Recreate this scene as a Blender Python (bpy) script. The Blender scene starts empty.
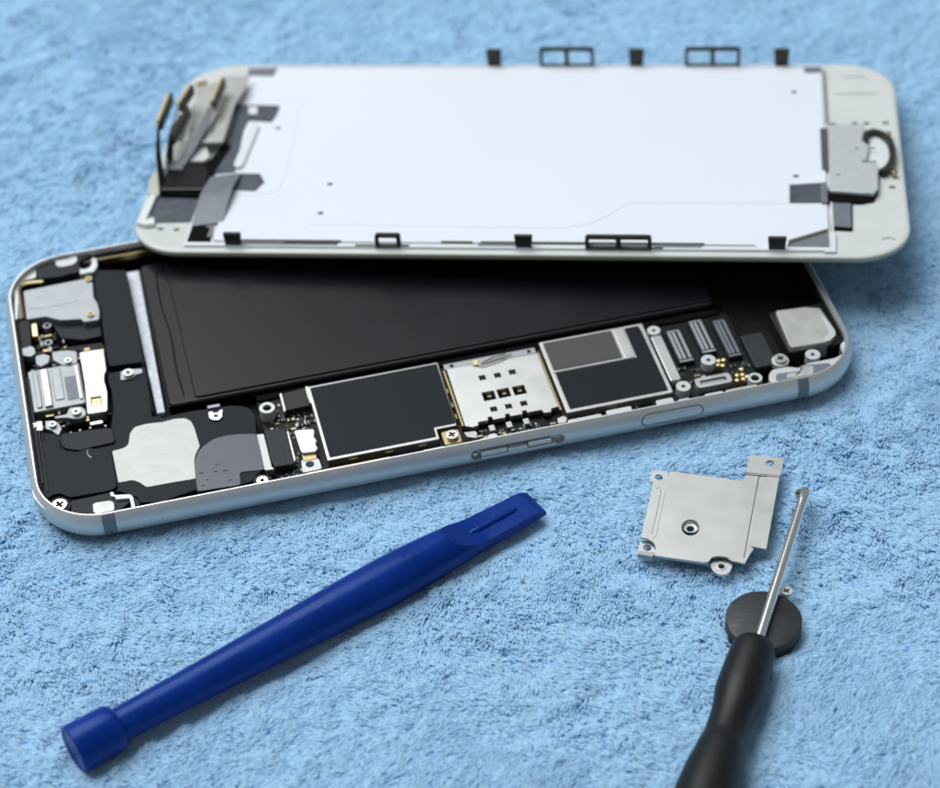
# A taken-apart phone, its display, tools and a shield plate on a blue fleece towel.
# All lengths below are in millimetres; U turns them into scene metres.
import bpy, bmesh, math, random
import numpy as np
from mathutils import Vector, Matrix
from mathutils.geometry import tessellate_polygon, delaunay_2d_cdt
from mathutils import noise as mnoise
U = 0.001
C = bpy.context.scene.collection
rnd = random.Random(7)

# ------------------------------------------------------------------ materials
def mat(name, col, rough=.5, metal=0., bump=0., bscale=2000., var=0., vscale=300., spec=.5, coat=0., sheen=0., rvar=0., aniso=None, stint=None):
    m = bpy.data.materials.new(name); m.use_nodes = True
    nt = m.node_tree; n = nt.nodes; l = nt.links
    p = n['Principled BSDF']
    p.inputs['Base Color'].default_value = (*col, 1)
    p.inputs['Roughness'].default_value = rough
    p.inputs['Metallic'].default_value = metal
    p.inputs['Specular IOR Level'].default_value = spec
    p.inputs['Coat Weight'].default_value = coat
    if stint: p.inputs['Specular Tint'].default_value = (*stint, 1)
    p.inputs['Coat Roughness'].default_value = .15
    p.inputs['Sheen Weight'].default_value = sheen
    tc = n.new('ShaderNodeTexCoord')
    if var or rvar:
        t = n.new('ShaderNodeTexNoise'); t.inputs['Scale'].default_value = vscale; t.inputs['Detail'].default_value = 6
        l.new(tc.outputs['Object'], t.inputs['Vector'])
        if var:
            mr = n.new('ShaderNodeMapRange')
            mr.inputs['From Min'].default_value = .3; mr.inputs['From Max'].default_value = .7
            mr.inputs['To Min'].default_value = 1 - var; mr.inputs['To Max'].default_value = 1 + var
            l.new(t.outputs['Fac'], mr.inputs['Value'])
            mx = n.new('ShaderNodeVectorMath'); mx.operation = 'SCALE'
            mx.inputs[0].default_value = col
            l.new(mr.outputs['Result'], mx.inputs['Scale'])
            l.new(mx.outputs['Vector'], p.inputs['Base Color'])
        if rvar:
            m2 = n.new('ShaderNodeMapRange')
            m2.inputs['From Min'].default_value = .3; m2.inputs['From Max'].default_value = .7
            m2.inputs['To Min'].default_value = max(.03, rough - rvar); m2.inputs['To Max'].default_value = rough + rvar
            l.new(t.outputs['Fac'], m2.inputs['Value']); l.new(m2.outputs['Result'], p.inputs['Roughness'])
    if bump:
        t2 = n.new('ShaderNodeTexNoise'); t2.inputs['Scale'].default_value = bscale; t2.inputs['Detail'].default_value = 4
        l.new(tc.outputs['Object'], t2.inputs['Vector'])
        if aniso:
            mp = n.new('ShaderNodeMapping'); mp.inputs['Scale'].default_value = aniso
            l.new(tc.outputs['Object'], mp.inputs['Vector']); l.new(mp.outputs['Vector'], t2.inputs['Vector'])
        b = n.new('ShaderNodeBump'); b.inputs['Strength'].default_value = bump; b.inputs['Distance'].default_value = .0001
        l.new(t2.outputs['Fac'], b.inputs['Height']); l.new(b.outputs['Normal'], p.inputs['Normal'])
    return m

M = dict(
    alu=mat('anodised_aluminium', (.60, .60, .59), .46, .6, .04, 9000, .03, 400),
    rim=mat('cut_aluminium_edge', (.62, .63, .63), .36, 1, .05, 3000),
    ledge=mat('white_coated_metal', (.56, .58, .58), .45, .35, .05, 3000, .05, 900),
    inner=mat('dark_case_floor', (.006, .006, .007), .6, 0, .3, 1500, .3, 600, spec=.15),
    band=mat('antenna_band_plastic', (.14, .17, .20), .5, 0, .05, 4000),
    steel=mat('bright_steel', (.55, .55, .53), .38, 1, .05, 4000, .03, 300, rvar=.02),
    shield=mat('nickel_shield', (.50, .50, .48), .42, 1, .06, 7000, .04, 260, rvar=.03),
    satin=mat('satin_grey_steel', (.33, .345, .36), .52, .85, .08, 1200, .05, 500),
    silver=mat('soft_silver', (.45, .46, .45), .46, .7, .2, 1500, .10, 500, rvar=.1),
    port=mat('port_shell', (.32, .335, .34), .48, .8, .15, 1500, .12, 600, rvar=.1),
    foil=mat('pale_foil_label', (.45, .45, .43), .5, .55, .8, 260, .06, 350, rvar=.06),
    blacktape=mat('black_tape', (.006, .009, .013), .5, 0, .08, 5000, .08, 500, spec=.18),
    blackplastic=mat('black_plastic', (.012, .014, .017), .5, 0, .15, 2500, .15, 600, spec=.25),
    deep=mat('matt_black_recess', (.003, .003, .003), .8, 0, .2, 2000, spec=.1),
    gap=mat('black_gloss_film', (.010, .010, .011), .2, 0, .05, 1200),
    battery=mat('battery_wrap', (.004, .005, .007), .34, 0, .12, 90, .1, 100, rvar=.03, spec=.24),
    greyfilm=mat('grey_film', (.075, .085, .105), .36, 0, .15, 900, .15, 700, rvar=.08),
    greytape=mat('grey_tape', (.16, .175, .205), .42, 0, .1, 900, .1, 400),
    glossgrey=mat('glossy_grey_tape', (.10, .10, .10), .24, .3, .1, 500),
    foam=mat('rough_black_foam', (.008, .010, .012), .6, 0, 1.0, 2600, .6, 2200),
    gold=mat('gold_plate', (.86, .70, .40), .4, 1, .1, 1500),
    brass=mat('dull_brass', (.42, .34, .18), .35, 1, .1, 1500),
    pcb=mat('black_board', (.006, .008, .008), .45, 0, .2, 2500, .3, 900, spec=.2),
    whitepl=mat('white_plastic', (.68, .71, .72), .45, 0, .03, 3000, .03, 300),
    frame=mat('white_display_frame', (.59, .61, .59), .42, 0, .05, 2500, .04, 200),
    frameedge=mat('cream_frame_edge', (.50, .51, .42), .35, 0, .03, 3000, .06, 300),
    glass=mat('dark_glass_edge', (.34, .34, .26), .2, 0, 0, 1000, coat=.5),
    reflector=mat('white_reflector_sheet', (.74, .78, .84), .34, 0, .02, 60, .02, 14, spec=.6),
    strip=mat('adhesive_strip', (.62, .66, .72), .45, 0, .5, 900, .16, 900),
    clip=mat('dark_clip_metal', (.030, .031, .026), .42, .4, .15, 1500, .2, 700),
    olive=mat('olive_adhesive', (.12, .115, .06), .45, 0, .1, 900),
    blue=mat('navy_blue_plastic', (.001, .024, .20), .3, 0, .3, 900, .12, 160, rvar=.06, spec=.35, stint=(.35, .55, 1)),
    rubber=mat('black_handle_plastic', (.006, .007, .008), .45, 0, .3, 1400, .1, 200, spec=.35),
    magnet=mat('dark_ferrite', (.018, .020, .022), .5, .05, .8, 900, .25, 350, aniso=(.25, 1.6, 1), rvar=.1),
    chrome=mat('polished_shaft', (.86, .86, .83), .17, 1),
)

# ------------------------------------------------------------------ mesh helpers
def link(name, bm, m, parent=None, bevel=0., smooth=False, seg=2):
    me = bpy.data.meshes.new(name)
    bmesh.ops.recalc_face_normals(bm, faces=bm.faces)
    bm.to_mesh(me); bm.free()
    for mm in (m if isinstance(m, (list, tuple)) else [m]):
        me.materials.append(M[mm] if isinstance(mm, str) else mm)
    o = bpy.data.objects.new(name, me); C.objects.link(o)
    if parent is not None: o.parent = parent
    if smooth:
        for p in me.polygons: p.use_smooth = True
        me.set_sharp_from_angle(angle=math.radians(38))
    if bevel:
        b = o.modifiers.new('bevel', 'BEVEL'); b.width = bevel * U; b.segments = seg; b.limit_method = 'ANGLE'; b.angle_limit = math.radians(40)
        b.harden_normals = False
    return o

def rp(poly, r, n=4):
    """round the corners of a polygon (radius r mm)"""
    out = []
    N = len(poly)
    for i in range(N):
        a = Vector(poly[i - 1]); b = Vector(poly[i]); c = Vector(poly[(i + 1) % N])
        d1 = (a - b); d2 = (c - b)
        k = min(r, d1.length * .45, d2.length * .45)
        if k < .02: out.append(tuple(b)); continue
        p = b + d1.normalized() * k; q = b + d2.normalized() * k
        for j in range(n + 1):
            t = j / n
            out.append(tuple(p * (1 - t) ** 2 + b * 2 * t * (1 - t) + q * t * t))
    return out

def rc(x0, y0, x1, y1, r=0, n=4):
    if x0 > x1: x0, x1 = x1, x0
    if y0 > y1: y0, y1 = y1, y0
    p = [(x0, y0), (x1, y0), (x1, y1), (x0, y1)]
    return rp(p, r, n) if r else p

def circ(x, y, r, n=28, a0=0, ry=None):
    return [(x + r * math.cos(a0 + 2 * math.pi * i / n), y + (ry or r) * math.sin(a0 + 2 * math.pi * i / n)) for i in range(n)]

def cross(x, y, s, w, a=0.):
    p = [(w, w), (w, s), (-w, s), (-w, w), (-s, w), (-s, -w), (-w, -w), (-w, -s), (w, -s), (w, -w), (s, -w), (s, w)]
    c, q = math.cos(a), math.sin(a)
    return [(x + c * u - q * v, y + q * u + c * v) for u, v in p]

def ccw(p):
    a = sum(p[i - 1][0] * p[i][1] - p[i][0] * p[i - 1][1] for i in range(len(p)))
    return p if a > 0 else p[::-1]

def addprism(bm, poly, z0, z1, holes=(), mi=0, ax='z'):
    f = {'z': lambda p, z: (p[0] * U, p[1] * U, z * U), 'y': lambda p, z: (p[0] * U, z * U, p[1] * U), 'x': lambda p, z: (z * U, p[0] * U, p[1] * U)}[ax]
    loops = [ccw(list(poly))] + [ccw(list(h))[::-1] for h in holes]
    vb, vt = [], []
    for L in loops:
        vb.append([bm.verts.new(f(p, z0)) for p in L]); vt.append([bm.verts.new(f(p, z1)) for p in L])
    for a, b in zip(vb, vt):
        n = len(a)
        for i in range(n):
            j = (i + 1) % n
            fc = bm.faces.new((a[i], a[j], b[j], b[i])); fc.material_index = mi
    if holes:
        fb = [v for L in vb for v in L]; ft = [v for L in vt for v in L]
        for t in tessellate_polygon([[Vector((p[0], p[1], 0)) for p in L] for L in loops]):
            for arr, o in ((fb, t[::-1]), (ft, t)):
                try:
                    fc = bm.faces.new([arr[i] for i in o]); fc.material_index = mi
                except ValueError: pass
    else:
        for arr in (vb[0][::-1], vt[0]):
            fc = bm.faces.new(arr); fc.material_index = mi

def prism(name, poly, z0, z1, m, parent=None, holes=(), bev=.06, ax='z', r=0, seg=2):
    bm = bmesh.new()
    if r: poly = rp(poly, r)
    addprism(bm, poly, z0, z1, holes, 0, ax)
    return link(name, bm, m, parent, bev, seg=seg)

def prisms(name, items, m, parent=None, bev=.05):
    """several solids in one mesh: items (poly, z0, z1, material index, holes)"""
    bm = bmesh.new()
    for it in items:
        poly, z0, z1 = it[:3]; mi = it[3] if len(it) > 3 else 0; hl = it[4] if len(it) > 4 else ()
        addprism(bm, poly, z0, z1, hl, mi)
    return link(name, bm, m, parent, bev)

def loft(name, loops, m, parent=None, cap=True, smooth=True, closed=False):
    """loops: list of equally long vertex rings (mm)"""
    bm = bmesh.new()
    V = [[bm.verts.new(Vector(p) * U) for p in L] for L in loops]
    n = len(V[0])
    for a, b in zip(V, V[1:]):
        for i in range(n):
            j = (i + 1) % n
            bm.faces.new((a[i], a[j], b[j], b[i]))
    if cap:
        bm.faces.new(V[0][::-1]); bm.faces.new(V[-1])
    return link(name, bm, m, parent, 0, smooth)

def tube(name, path, r, m, parent=None, n=8):
    P = [Vector(p) for p in path]; loops = []
    for i, p in enumerate(P):
        d = (P[min(i + 1, len(P) - 1)] - P[max(i - 1, 0)]).normalized()
        up = Vector((0, 0, 1)) if abs(d.z) < .9 else Vector((0, 1, 0))
        s = d.cross(up).normalized(); t = s.cross(d)
        rr = r[i] if isinstance(r, (list, tuple)) else r
        loops.append([p + (s * math.cos(2 * math.pi * k / n) + t * math.sin(2 * math.pi * k / n)) * rr for k in range(n)])
    return loft(name, loops, m, parent)

def ribbon(name, path, wdir, w, th, m, parent=None, bev=0.):
    """flat flex cable: path of points, width direction(s), width(s), thickness"""
    P = [Vector(p) for p in path]; loops = []
    for i, p in enumerate(P):
        d = (P[min(i + 1, len(P) - 1)] - P[max(i - 1, 0)]).normalized()
        wd = Vector(wdir[i] if isinstance(wdir[0], (list, tuple)) else wdir).normalized()
        nn = d.cross(wd).normalized()
        ww = w[i] if isinstance(w, (list, tuple)) else w
        loops.append([p + wd * ww / 2 + nn * th / 2, p - wd * ww / 2 + nn * th / 2, p - wd * ww / 2 - nn * th / 2, p + wd * ww / 2 - nn * th / 2])
    return loft(name, loops, m, parent, smooth=True)

def smoothpath(P, k=5):
    P = [Vector(p) for p in P]; out = []
    for i in range(len(P) - 1):
        a = P[max(i - 1, 0)]; b = P[i]; c = P[i + 1]; d = P[min(i + 2, len(P) - 1)]
        for j in range(k):
            t = j / k
            out.append(.5 * ((2 * b) + (c - a) * t + (2 * a - 5 * b + 4 * c - d) * t * t + (3 * b - a - 3 * c + d) * t ** 3))
    out.append(P[-1]); return out

def thing(name, label, cat, group=None):
    o = bpy.data.objects.new(name, None); C.objects.link(o); o.empty_display_size = .005
    o['label'] = label; o['category'] = cat
    if group: o['group'] = group
    return o
def tag(o, label, cat):
    o['label'] = label; o['category'] = cat; return o

def screw(x, y, z0, z1, r, parent, m='steel', a=.4, name='screw'):
    s = r * .62; w = r * .17
    bm = bmesh.new()
    addprism(bm, circ(x, y, r), (z0 + z1) / 2, z1, (cross(x, y, s, w, a),))
    addprism(bm, circ(x, y, r), z0, (z0 + z1) / 2 - .01)
    addprism(bm, circ(x, y, r * .75), (z0 + z1) / 2 - .005, (z0 + z1) / 2 + .01, (), 1)  # slot floor coloured black: recess shade painted onto the metal
    return link(name, bm, [m, 'deep'], parent, min(.12, r * .12))
def standoff(x, y, z0, z1, r, ri, parent, m='steel', name='standoff'):
    bm = bmesh.new()
    addprism(bm, circ(x, y, r), z0, z1, (circ(x, y, ri, 20),))
    addprism(bm, circ(x, y, ri * 1.2, 20), z0, z1 - min(.5, (z1-z0)*.4), (), 1)
    return link(name, bm, [m, 'deep'], parent, min(.15, (r - ri) * .3))

# ================================================================== PHONE BODY
L_, W_, R_ = 138.1, 67.0, 11.15
phone = thing('phone_body', 'silver phone body lying open with battery, circuit board and screws exposed, partly under the display', 'phone body')
phone.location = (-68.27 * U, 234.235 * U, 0)
phone.rotation_euler = (0, 0, 0.21353)

def outline(ins, z, n=16):
    R = max(R_ - ins, .5); p = []
    for cx, cy, a0 in ((L_ - ins - R, ins + R, -90), (L_ - ins - R, W_ - ins - R, 0), (ins + R, W_ - ins - R, 90), (ins + R, ins + R, 180)):
        for i in range(n + 1):
            a = math.radians(a0 + 90 * i / n); p.append((cx + R * math.cos(a), cy + R * math.sin(a), z))
    return p
def side_profile(zt, off=0., n=14, a1=None):
    """half round side wall from the back up to height zt: (inset, z)"""
    out = []
    r = 3.45
    a1 = math.asin((zt - r) / r)
    for i in range(n + 1):
        a = -math.pi / 2 + (a1 + math.pi / 2) * i / n
        out.append((r - (r + off) * math.cos(a), r + (r + off) * math.sin(a)))
    return out
prof = side_profile(5.7)
rings = [outline(i, z) for i, z in prof]
ti = prof[-1][0]
rings += [outline(ti + .12, 5.8), outline(ti + .34, 5.8), outline(ti + .42, 5.72), outline(ti + .55, 4.75), outline(ti + 1.0, 4.7), outline(ti + 1.0, .9)]
bm = bmesh.new()
V = [[bm.verts.new(Vector(p) * U) for p in L] for L in rings]
n = len(V[0])
for k, (a, b) in enumerate(zip(V, V[1:])):
    for i in range(n):
        j = (i + 1) % n
        f = bm.faces.new((a[i], a[j], b[j], b[i])); f.material_index = 1 if k in (len(prof) - 1, len(prof), len(prof)+1) else (2 if k > len(prof) + 2 else 0)
bm.faces.new(V[0][::-1]); f = bm.faces.new(V[-1]); f.material_index = 2
housing = link('housing', bm, ['alu', 'rim', 'inner'], phone, 0, True)
# cut the card tray slot and the button gap into the near wall
def cut(target, bmc):
    me = bpy.data.meshes.new('cut'); bmesh.ops.recalc_face_normals(bmc, faces=bmc.faces); bmc.to_mesh(me); bmc.free()
    co = bpy.data.objects.new('cut', me); C.objects.link(co); co.parent = target.parent
    md = target.modifiers.new('b', 'BOOLEAN'); md.operation = 'DIFFERENCE'; md.object = co; md.solver = 'EXACT'
    dg = bpy.context.evaluated_depsgraph_get(); dg.update()
    nm = bpy.data.meshes.new_from_object(target.evaluated_get(dg))
    target.modifiers.clear(); old = target.data; target.data = nm; nm.name = 'housing'
    bpy.data.objects.remove(co)
def stad(u0, u1, zc, h, n=8):
    r = h / 2; p = []
    for i in range(n + 1): a = -math.pi / 2 + math.pi * i / n; p.append((u1 - r + r * math.cos(a), zc + r * math.sin(a)))
    for i in range(n + 1): a = math.pi / 2 + math.pi * i / n; p.append((u0 + r + r * math.cos(a), zc + r * math.sin(a)))
    return p
bmc = bmesh.new(); addprism(bmc, stad(69.6, 85.3, 3.5, 2.2), -1, 1.05, ax='y')
addprism(bmc, stad(98.2, 108.9, 3.75, 2.5), -1, .75, (stad(98.42, 108.68, 3.75, 2.06),), ax='y'); cut(housing, bmc)
prism('tray_slot_lining', stad(69.3, 85.6, 3.5, 2.6), 1.055, 1.2, 'deep', housing, ax='y', bev=0)
for i, (u0, u1, z0, z1) in enumerate(((71.3, 75.6, 3.15, 3.95), (75.75, 79.0, 3.0, 3.7), (79.15, 83.0, 3.3, 4.1))):
    prism('tray_contact', rc(u0, z0, u1, z1, .15), -.10, 1.0, 'ledge', housing, ax='y', bev=.08)
prism('tray_rail', stad(71.3, 83.9, 2.72, .45), -.06, 1.0, 'ledge', housing, ax='y', bev=.05)
prism('tray_pin_hole', circ(70.4, 3.45, .42, 16), .35, 1.0, 'steel', housing, ax='y', bev=.1)
# nicks in the anodised corner
for x_, z_, s_ in ((5.6, 2.2, .16), (6.4, 2.9, .12), (7.2, 1.9, .14), (19.5, 3.2, .12), (46.3, 4.2, .1), (14.6, 2.4, .12)):
    a_ = math.asin((z_ - 3.45) / 3.45); i_ = 3.45 - 3.45 * math.cos(a_)
    if x_ < R_: i_ += R_ - math.sqrt(R_ ** 2 - (R_ - x_) ** 2) * (R_ - 0) / R_
    prism('edge_nick', circ(x_, z_, s_, 7, ry=s_ * .6), i_ - .02, i_ + .3, 'band', housing, ax='y', bev=0)
# antenna bands that run over the rounded side wall
def band(u0, u1, far=False):
    P = side_profile(5.7, .018)
    loops = []
    yy = (lambda i: W_ - i) if far else (lambda i: i)
    pts = [(yy(i), z) for i, z in P] + [(yy(ti + .35), 5.815)] + [(yy(i + .6), z) for i, z in reversed(P)]
    loft('antenna_band', [[(u, y, z) for y, z in pts] for u in (u0, u1)], 'band', housing, smooth=False)
band(10.2, 12.3); band(125.2, 127.1); band(10.2, 12.3, True); band(125.2, 127.1, True)
# ------------------------------------------------------------------ inside the phone
# white ledges that follow the inside of the wall
prism('corner_ledge', [(0.05,11.32),(0.61,8.86),(1.46,7.7),(2.51,6.96),(2.63,5.1),(5.4,4.11),(5.2,2.86),(2.91,4.12),(1.3,6.15),(0.26,8.49)], 3.2, 4.8, 'ledge', housing, bev=.08)
prism('corner_ledge', [(2.29,62.34),(3.4,64.19),(4.99,65.11),(6.38,65.29),(6.05,62.08),(3.79,61.93),(2.86,60.78),(1.89,51.93),(1.34,52.08)], 3.4, 4.8, 'ledge', housing, r=.5)
prism('corner_ledge', [(121.04,2.63),(121.4,4.03),(122.33,5.1),(123.83,5.16),(125.27,5.06),(126.89,4.3),(128.64,5.03),(130.53,4.99),(133.51,5.02),(135.04,5.69),(135.32,7.77),(136.1,8.48),(137.13,8.69),(136.68,7.08),(134.81,4.53),(132.15,2.54),(128.87,1.64),(125.04,1.51),(121.74,1.65)], 2.6, 4.75, 'ledge', housing, r=.5)
prism('ledge_insert', [(122.53,3.9),(124.19,3.86),(126.84,3.61),(127.28,4.81),(132.08,4.08),(132.12,3.03),(130.95,2.15),(127.62,1.7),(123.47,1.84),(122.13,2.21)], 4.6, 4.83, 'greytape', housing, r=.6)
prism('ledge_insert', [(124.38,3.46),(126.41,3.25),(127.08,4.64),(129.31,4.01),(128.52,2.12),(125.67,2.13),(123.99,2.36)], 4.8, 4.92, 'silver', housing, r=.4)
tube('ledge_groove', smoothpath([(x, y, 4.95) for x, y in [(126.96,5.71),(127.25,4.42),(126.56,3.22),(125.73,2.78)]], 4), .09, 'deep', housing)
# pieces of the near ledge that show between the boards and the rim
for i, (a, b, v0, v1) in enumerate(((43.2, 57.0, 1.75, 2.7), (57.0, 61.5, 1.75, 2.3), (62.3, 66.0, 1.75, 2.9), (86.6, 92.3, 1.8, 3.1), (93.2, 97.5, 2.6, 3.6), (97.9, 101.2, 1.9, 2.7), (101.7, 104.6, 2.4, 3.6), (105.4, 107.3, 1.9, 3.0), (110.0, 113.1, 1.9, 3.1), (113.5, 118.9, 1.8, 2.9))):
    prism('wall_ledge', rc(a, v0, b, v1, .3), 2.9, 4.45 - .12 * (i % 3), ['ledge', 'shield', 'ledge', 'steel'][i % 4] if i else 'brass', housing, bev=.08)
# far ledge, seen at the left end only
prism('wall_foam', [(6.37,64.88),(9.3,66.34),(14.07,67.01),(15.97,66.19),(15.84,65.07),(14.03,64.42),(13.54,61.42),(11.44,61.27),(10.35,61.02),(6.28,61.49)], 2.4, 5.0, 'blackplastic', phone, r=.4)
prism('grey_pad', [(9.84,65.44),(10.58,66.26),(13.12,66.35),(13.74,65.48),(13.58,64.08),(12.79,63.45),(10.62,63.37),(9.8,64.01)], 4.98, 5.15, 'silver', phone, r=.7)
prism('hook_clip', [(16.13,65.72),(17.03,64.77),(16.92,62.61),(16.12,61.3),(13.7,61.24),(13.04,62.74),(13.82,63.2),(14.19,62.42),(15.48,62.62),(16.02,63.61)], 2.6, 4.5, 'ledge', phone, r=.4)
prism('far_wall_strip', rc(13.2, 64.6, 118, 65.9, .3), 3.0, 4.3, 'brass', phone)

# --- vibration motor with its screws
vm = prism('vibration_motor', [(3.48,59.38),(6.55,59.52),(10.13,59.63),(13.72,59.75),(15.13,59.58),(15.61,58.1),(15.3,54.38),(15.79,52.58),(15.88,50.35),(15.55,48.27),(12.83,48.37),(12.52,49.28),(9.08,49.93),(7.61,50.93),(6.63,51.64),(3.3,51.71)], 1.6, 4.6, 'satin', phone, r=.35, bev=.15)
prism('stamped_ridge', [(3.93,54.51),(8.48,54.17),(12.56,54.3),(12.36,54.07),(8.51,53.72),(3.89,54.09)], 4.58, 4.66, 'satin', vm, bev=.03)
for q in [(14.98,59.17),(14.18,49.74)]: screw(q[0], q[1], 4.55, 4.95, .62, vm, 'brass')
prism('motor_skirt', [(3.39,52.8),(6.72,52.68),(9.0,50.94),(12.73,49.63),(15.48,49.13),(15.38,45.37),(12.21,45.18),(8.54,46.75),(7.81,49.65),(6.95,51.52)], 1.2, 3.4, 'blackplastic', phone, r=.3)
tube('antenna_wire', smoothpath([(x, y, 4.5) for x, y in [(7.12,60.94),(4.93,61.22),(3.56,61.05),(2.82,59.68),(2.77,55.81),(2.72,51.99)]], 4), .38, 'brass', phone)
tube('antenna_wire', smoothpath([(x, y, 4.62) for x, y in [(7.08,61.17),(4.97,61.49),(3.16,61.27),(2.45,59.67),(2.44,55.79),(2.28,51.99)]], 4), .16, 'silver', phone)
prism('wire_clip', [(1.75,51.51),(2.94,52.27),(3.89,51.19),(3.36,44.1),(1.51,44.62)], 1.5, 4.4, 'blackplastic', phone, r=.4, bev=.15)
prism('gold_contact', [(4.01,50.67),(4.88,50.64),(4.81,47.42),(3.87,47.47)], 1.5, 4.2, 'gold', phone, bev=.08)
for q in [(6.56,50.43),(6.31,46.03)]: standoff(q[0], q[1], 1.2, 3.5, .72, .42, phone, 'satin', 'small_socket')
prism('port_gasket', [(1.73,45.38),(6.23,45.18),(15.22,44.53),(15.38,41.56),(11.11,42.22),(6.23,42.01),(2.1,42.11)], 1.0, 2.6, 'blackplastic', phone, bev=.1)

# --- charging port
port = prism('charging_port', rc(2.1, 28.6, 10.9, 38.9, .5), 1.1, 4.2, 'port', phone, bev=.25, seg=3)
prism('port_rib', rc(2.9, 29.3, 3.8, 38.4, .3), 4.15, 4.5, 'port', port, bev=.12)
prism('port_rib', rc(4.2, 29.0, 5.5, 38.2, .3), 4.15, 4.75, 'shield', port, bev=.15)
prism('port_rib', rc(6.0, 30.4, 7.6, 38.2, .3), 4.15, 4.4, 'port', port, bev=.12)
prism('port_window', rc(8.0, 29.9, 9.9, 35.7, .2), 4.18, 4.28, 'greytape', port, bev=.05)
prism('port_window', rc(9.98, 29.6, 10.5, 38.0, .15), 4.18, 4.5, 'steel', port, bev=.08)
prism('port_tab', [(3.87,41.78),(5.28,42.07),(6.26,41.28),(5.89,39.65),(4.45,39.02),(3.79,39.98)], 3.8, 4.62, 'satin', port, r=.3)
prism('port_tab', [(6.68,42.42),(9.24,42.12),(10.81,41.37),(10.55,38.46),(8.16,38.6),(6.7,40.32)], 3.6, 4.4, 'satin', port, r=.4)
q = (9.12,39.16); screw(q[0], q[1], 4.35, 4.8, .6, port, 'steel')
brk = prism('port_bracket', [(11.23,40.72),(12.55,40.77),(15.23,40.55),(15.07,35.27),(14.58,34.12),(14.25,31.4),(14.47,32.41),(14.57,29.85),(14.07,25.57),(13.76,25.3),(10.84,25.48),(10.99,28.83),(11.22,32.81)], 2.2, 4.55, 'shield', phone, ([(11.75,29.32),(13.5,29.24),(13.4,26.96),(11.62,27.05)],), bev=0)
prism('gold_contact', [(11.78,29.33),(13.4,29.28),(13.31,27.4),(11.7,27.54)], 3.0, 4.2, 'gold', brk, bev=.08)
prism('contact_stripe', [(11.8,28.87),(13.38,28.78),(13.36,28.13),(11.76,28.22)], 4.15, 4.26, 'brass', brk, bev=.02)
lug = prism('screw_lug', [(5.41,26.82),(7.49,26.84),(7.76,27.75),(8.14,28.25),(9.98,28.04),(10.59,26.96),(10.57,25.88),(9.66,25.24),(8.66,25.37),(7.4,26.07),(5.42,26.42)], 3.0, 4.1, 'port', phone, r=.4)
q = (9.05,26.48); screw(q[0], q[1], 4.05, 4.7, .72, lug)
prism('wall_clip', [(1.46,44.42),(2.59,44.63),(3.46,44.8),(3.97,43.97),(3.93,42.56),(3.03,42.13),(1.56,42.91)], 3.0, 4.5, 'satin', phone, r=.25)
lug = prism('screw_lug', [(1.09,26.08),(1.94,26.18),(3.37,26.17),(3.28,23.94),(2.54,23.95),(1.2,24.42)], 3.0, 4.3, 'shield', phone, r=.3)
q = (1.78,25.04); screw(q[0], q[1], 4.25, 4.7, .55, lug)
lug = prism('screw_lug', [(3.8,26.28),(5.21,25.98),(5.95,25.03),(6.31,23.71),(5.65,22.32),(5.12,22.96),(4.64,23.78),(3.71,24.43)], 3.0, 4.05, 'port', phone, r=.3)
q = (4.94,24.67); screw(q[0], q[1], 4.0, 4.6, .62, lug)
prism('side_gasket', rc(1.75, 11.5, 2.25, 37, .1), 1.0, 4.5, 'blackplastic', phone, bev=.08)
prism('spring_contact', [(10.85,24.44),(12.87,24.52),(13.13,23.96),(12.93,23.66),(10.93,23.73)], 2.0, 3.6, 'shield', phone, bev=.08)
for k in range(5):
    q = [(7.62,22.89),(9.14,23.06),(10.83,23.18),(13.32,22.97),(5.33,23.38)][k]
    prism('solder_pad', circ(q[0], q[1], .22, 10), 3.0, 3.6, 'silver', phone, bev=.08)

bm = bmesh.new()
for a in ((2.6, 39.2, 15.2, 43.5), (7.0, 25.6, 14.0, 27.6), (1.8, 24.8, 7.5, 28.6), (4.5, 44, 9, 49)):
    for _ in range(int((a[2] - a[0]) * (a[3] - a[1]) * .9)):
        x = rnd.uniform(a[0], a[2]); y = rnd.uniform(a[1], a[3]); w, h = rnd.choice(((.3, .15), (.15, .4), (.5, .3), (.3, .6), (.7, .2)))
        addprism(bm, rc(x - w, y - h, x + w, y + h), 2.2, 2.7 + rnd.random() * .9, (), rnd.choice((0, 0, 1, 2, 3)))
o = link('small_port_parts', bm, ['blackplastic', 'satin', 'pcb', 'brass'], phone, .05); o['kind'] = 'stuff'

# --- loudspeaker module
sp = prism('speaker_module', [(1.29,24.62),(1.72,24.69),(3.31,23.91),(5.7,22.91),(10.0,22.55),(14.1,21.89),(15.05,26.84),(15.27,31.31),(14.96,32.93),(15.19,35.38),(17.31,35.3),(20.9,33.78),(21.64,34.09),(21.49,30.53),(21.39,28.59),(21.11,22.9),(22.45,22.79),(22.54,22.23),(27.01,22.48),(29.84,22.31),(34.26,22.01),(36.06,21.32),(37.16,20.27),(37.68,18.49),(37.14,14.27),(36.85,5.82),(35.49,5.1),(34.64,3.8),(32.59,3.49),(25.71,3.66),(25.51,4.36),(19.83,3.12),(16.54,3.92),(16.09,5.42),(13.72,7.23),(9.19,7.32),(5.95,7.3),(2.46,7.8),(1.43,8.77),(0.96,13.78)], 1.0, 3.75, 'blacktape', phone, bev=.2, seg=3)
prism('raised_cover', [(2.63,21.39),(5.54,21.31),(5.64,18.62),(8.15,17.45),(10.18,17.85),(13.55,16.19),(13.54,11.68),(13.5,7.95),(12.5,7.3),(6.05,7.47),(5.45,7.87),(4.58,8.79),(3.46,8.87),(2.42,8.24),(1.82,8.63),(1.99,13.47)], 3.7, 4.3, 'blacktape', sp, r=.5, bev=.15, seg=3)
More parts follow.
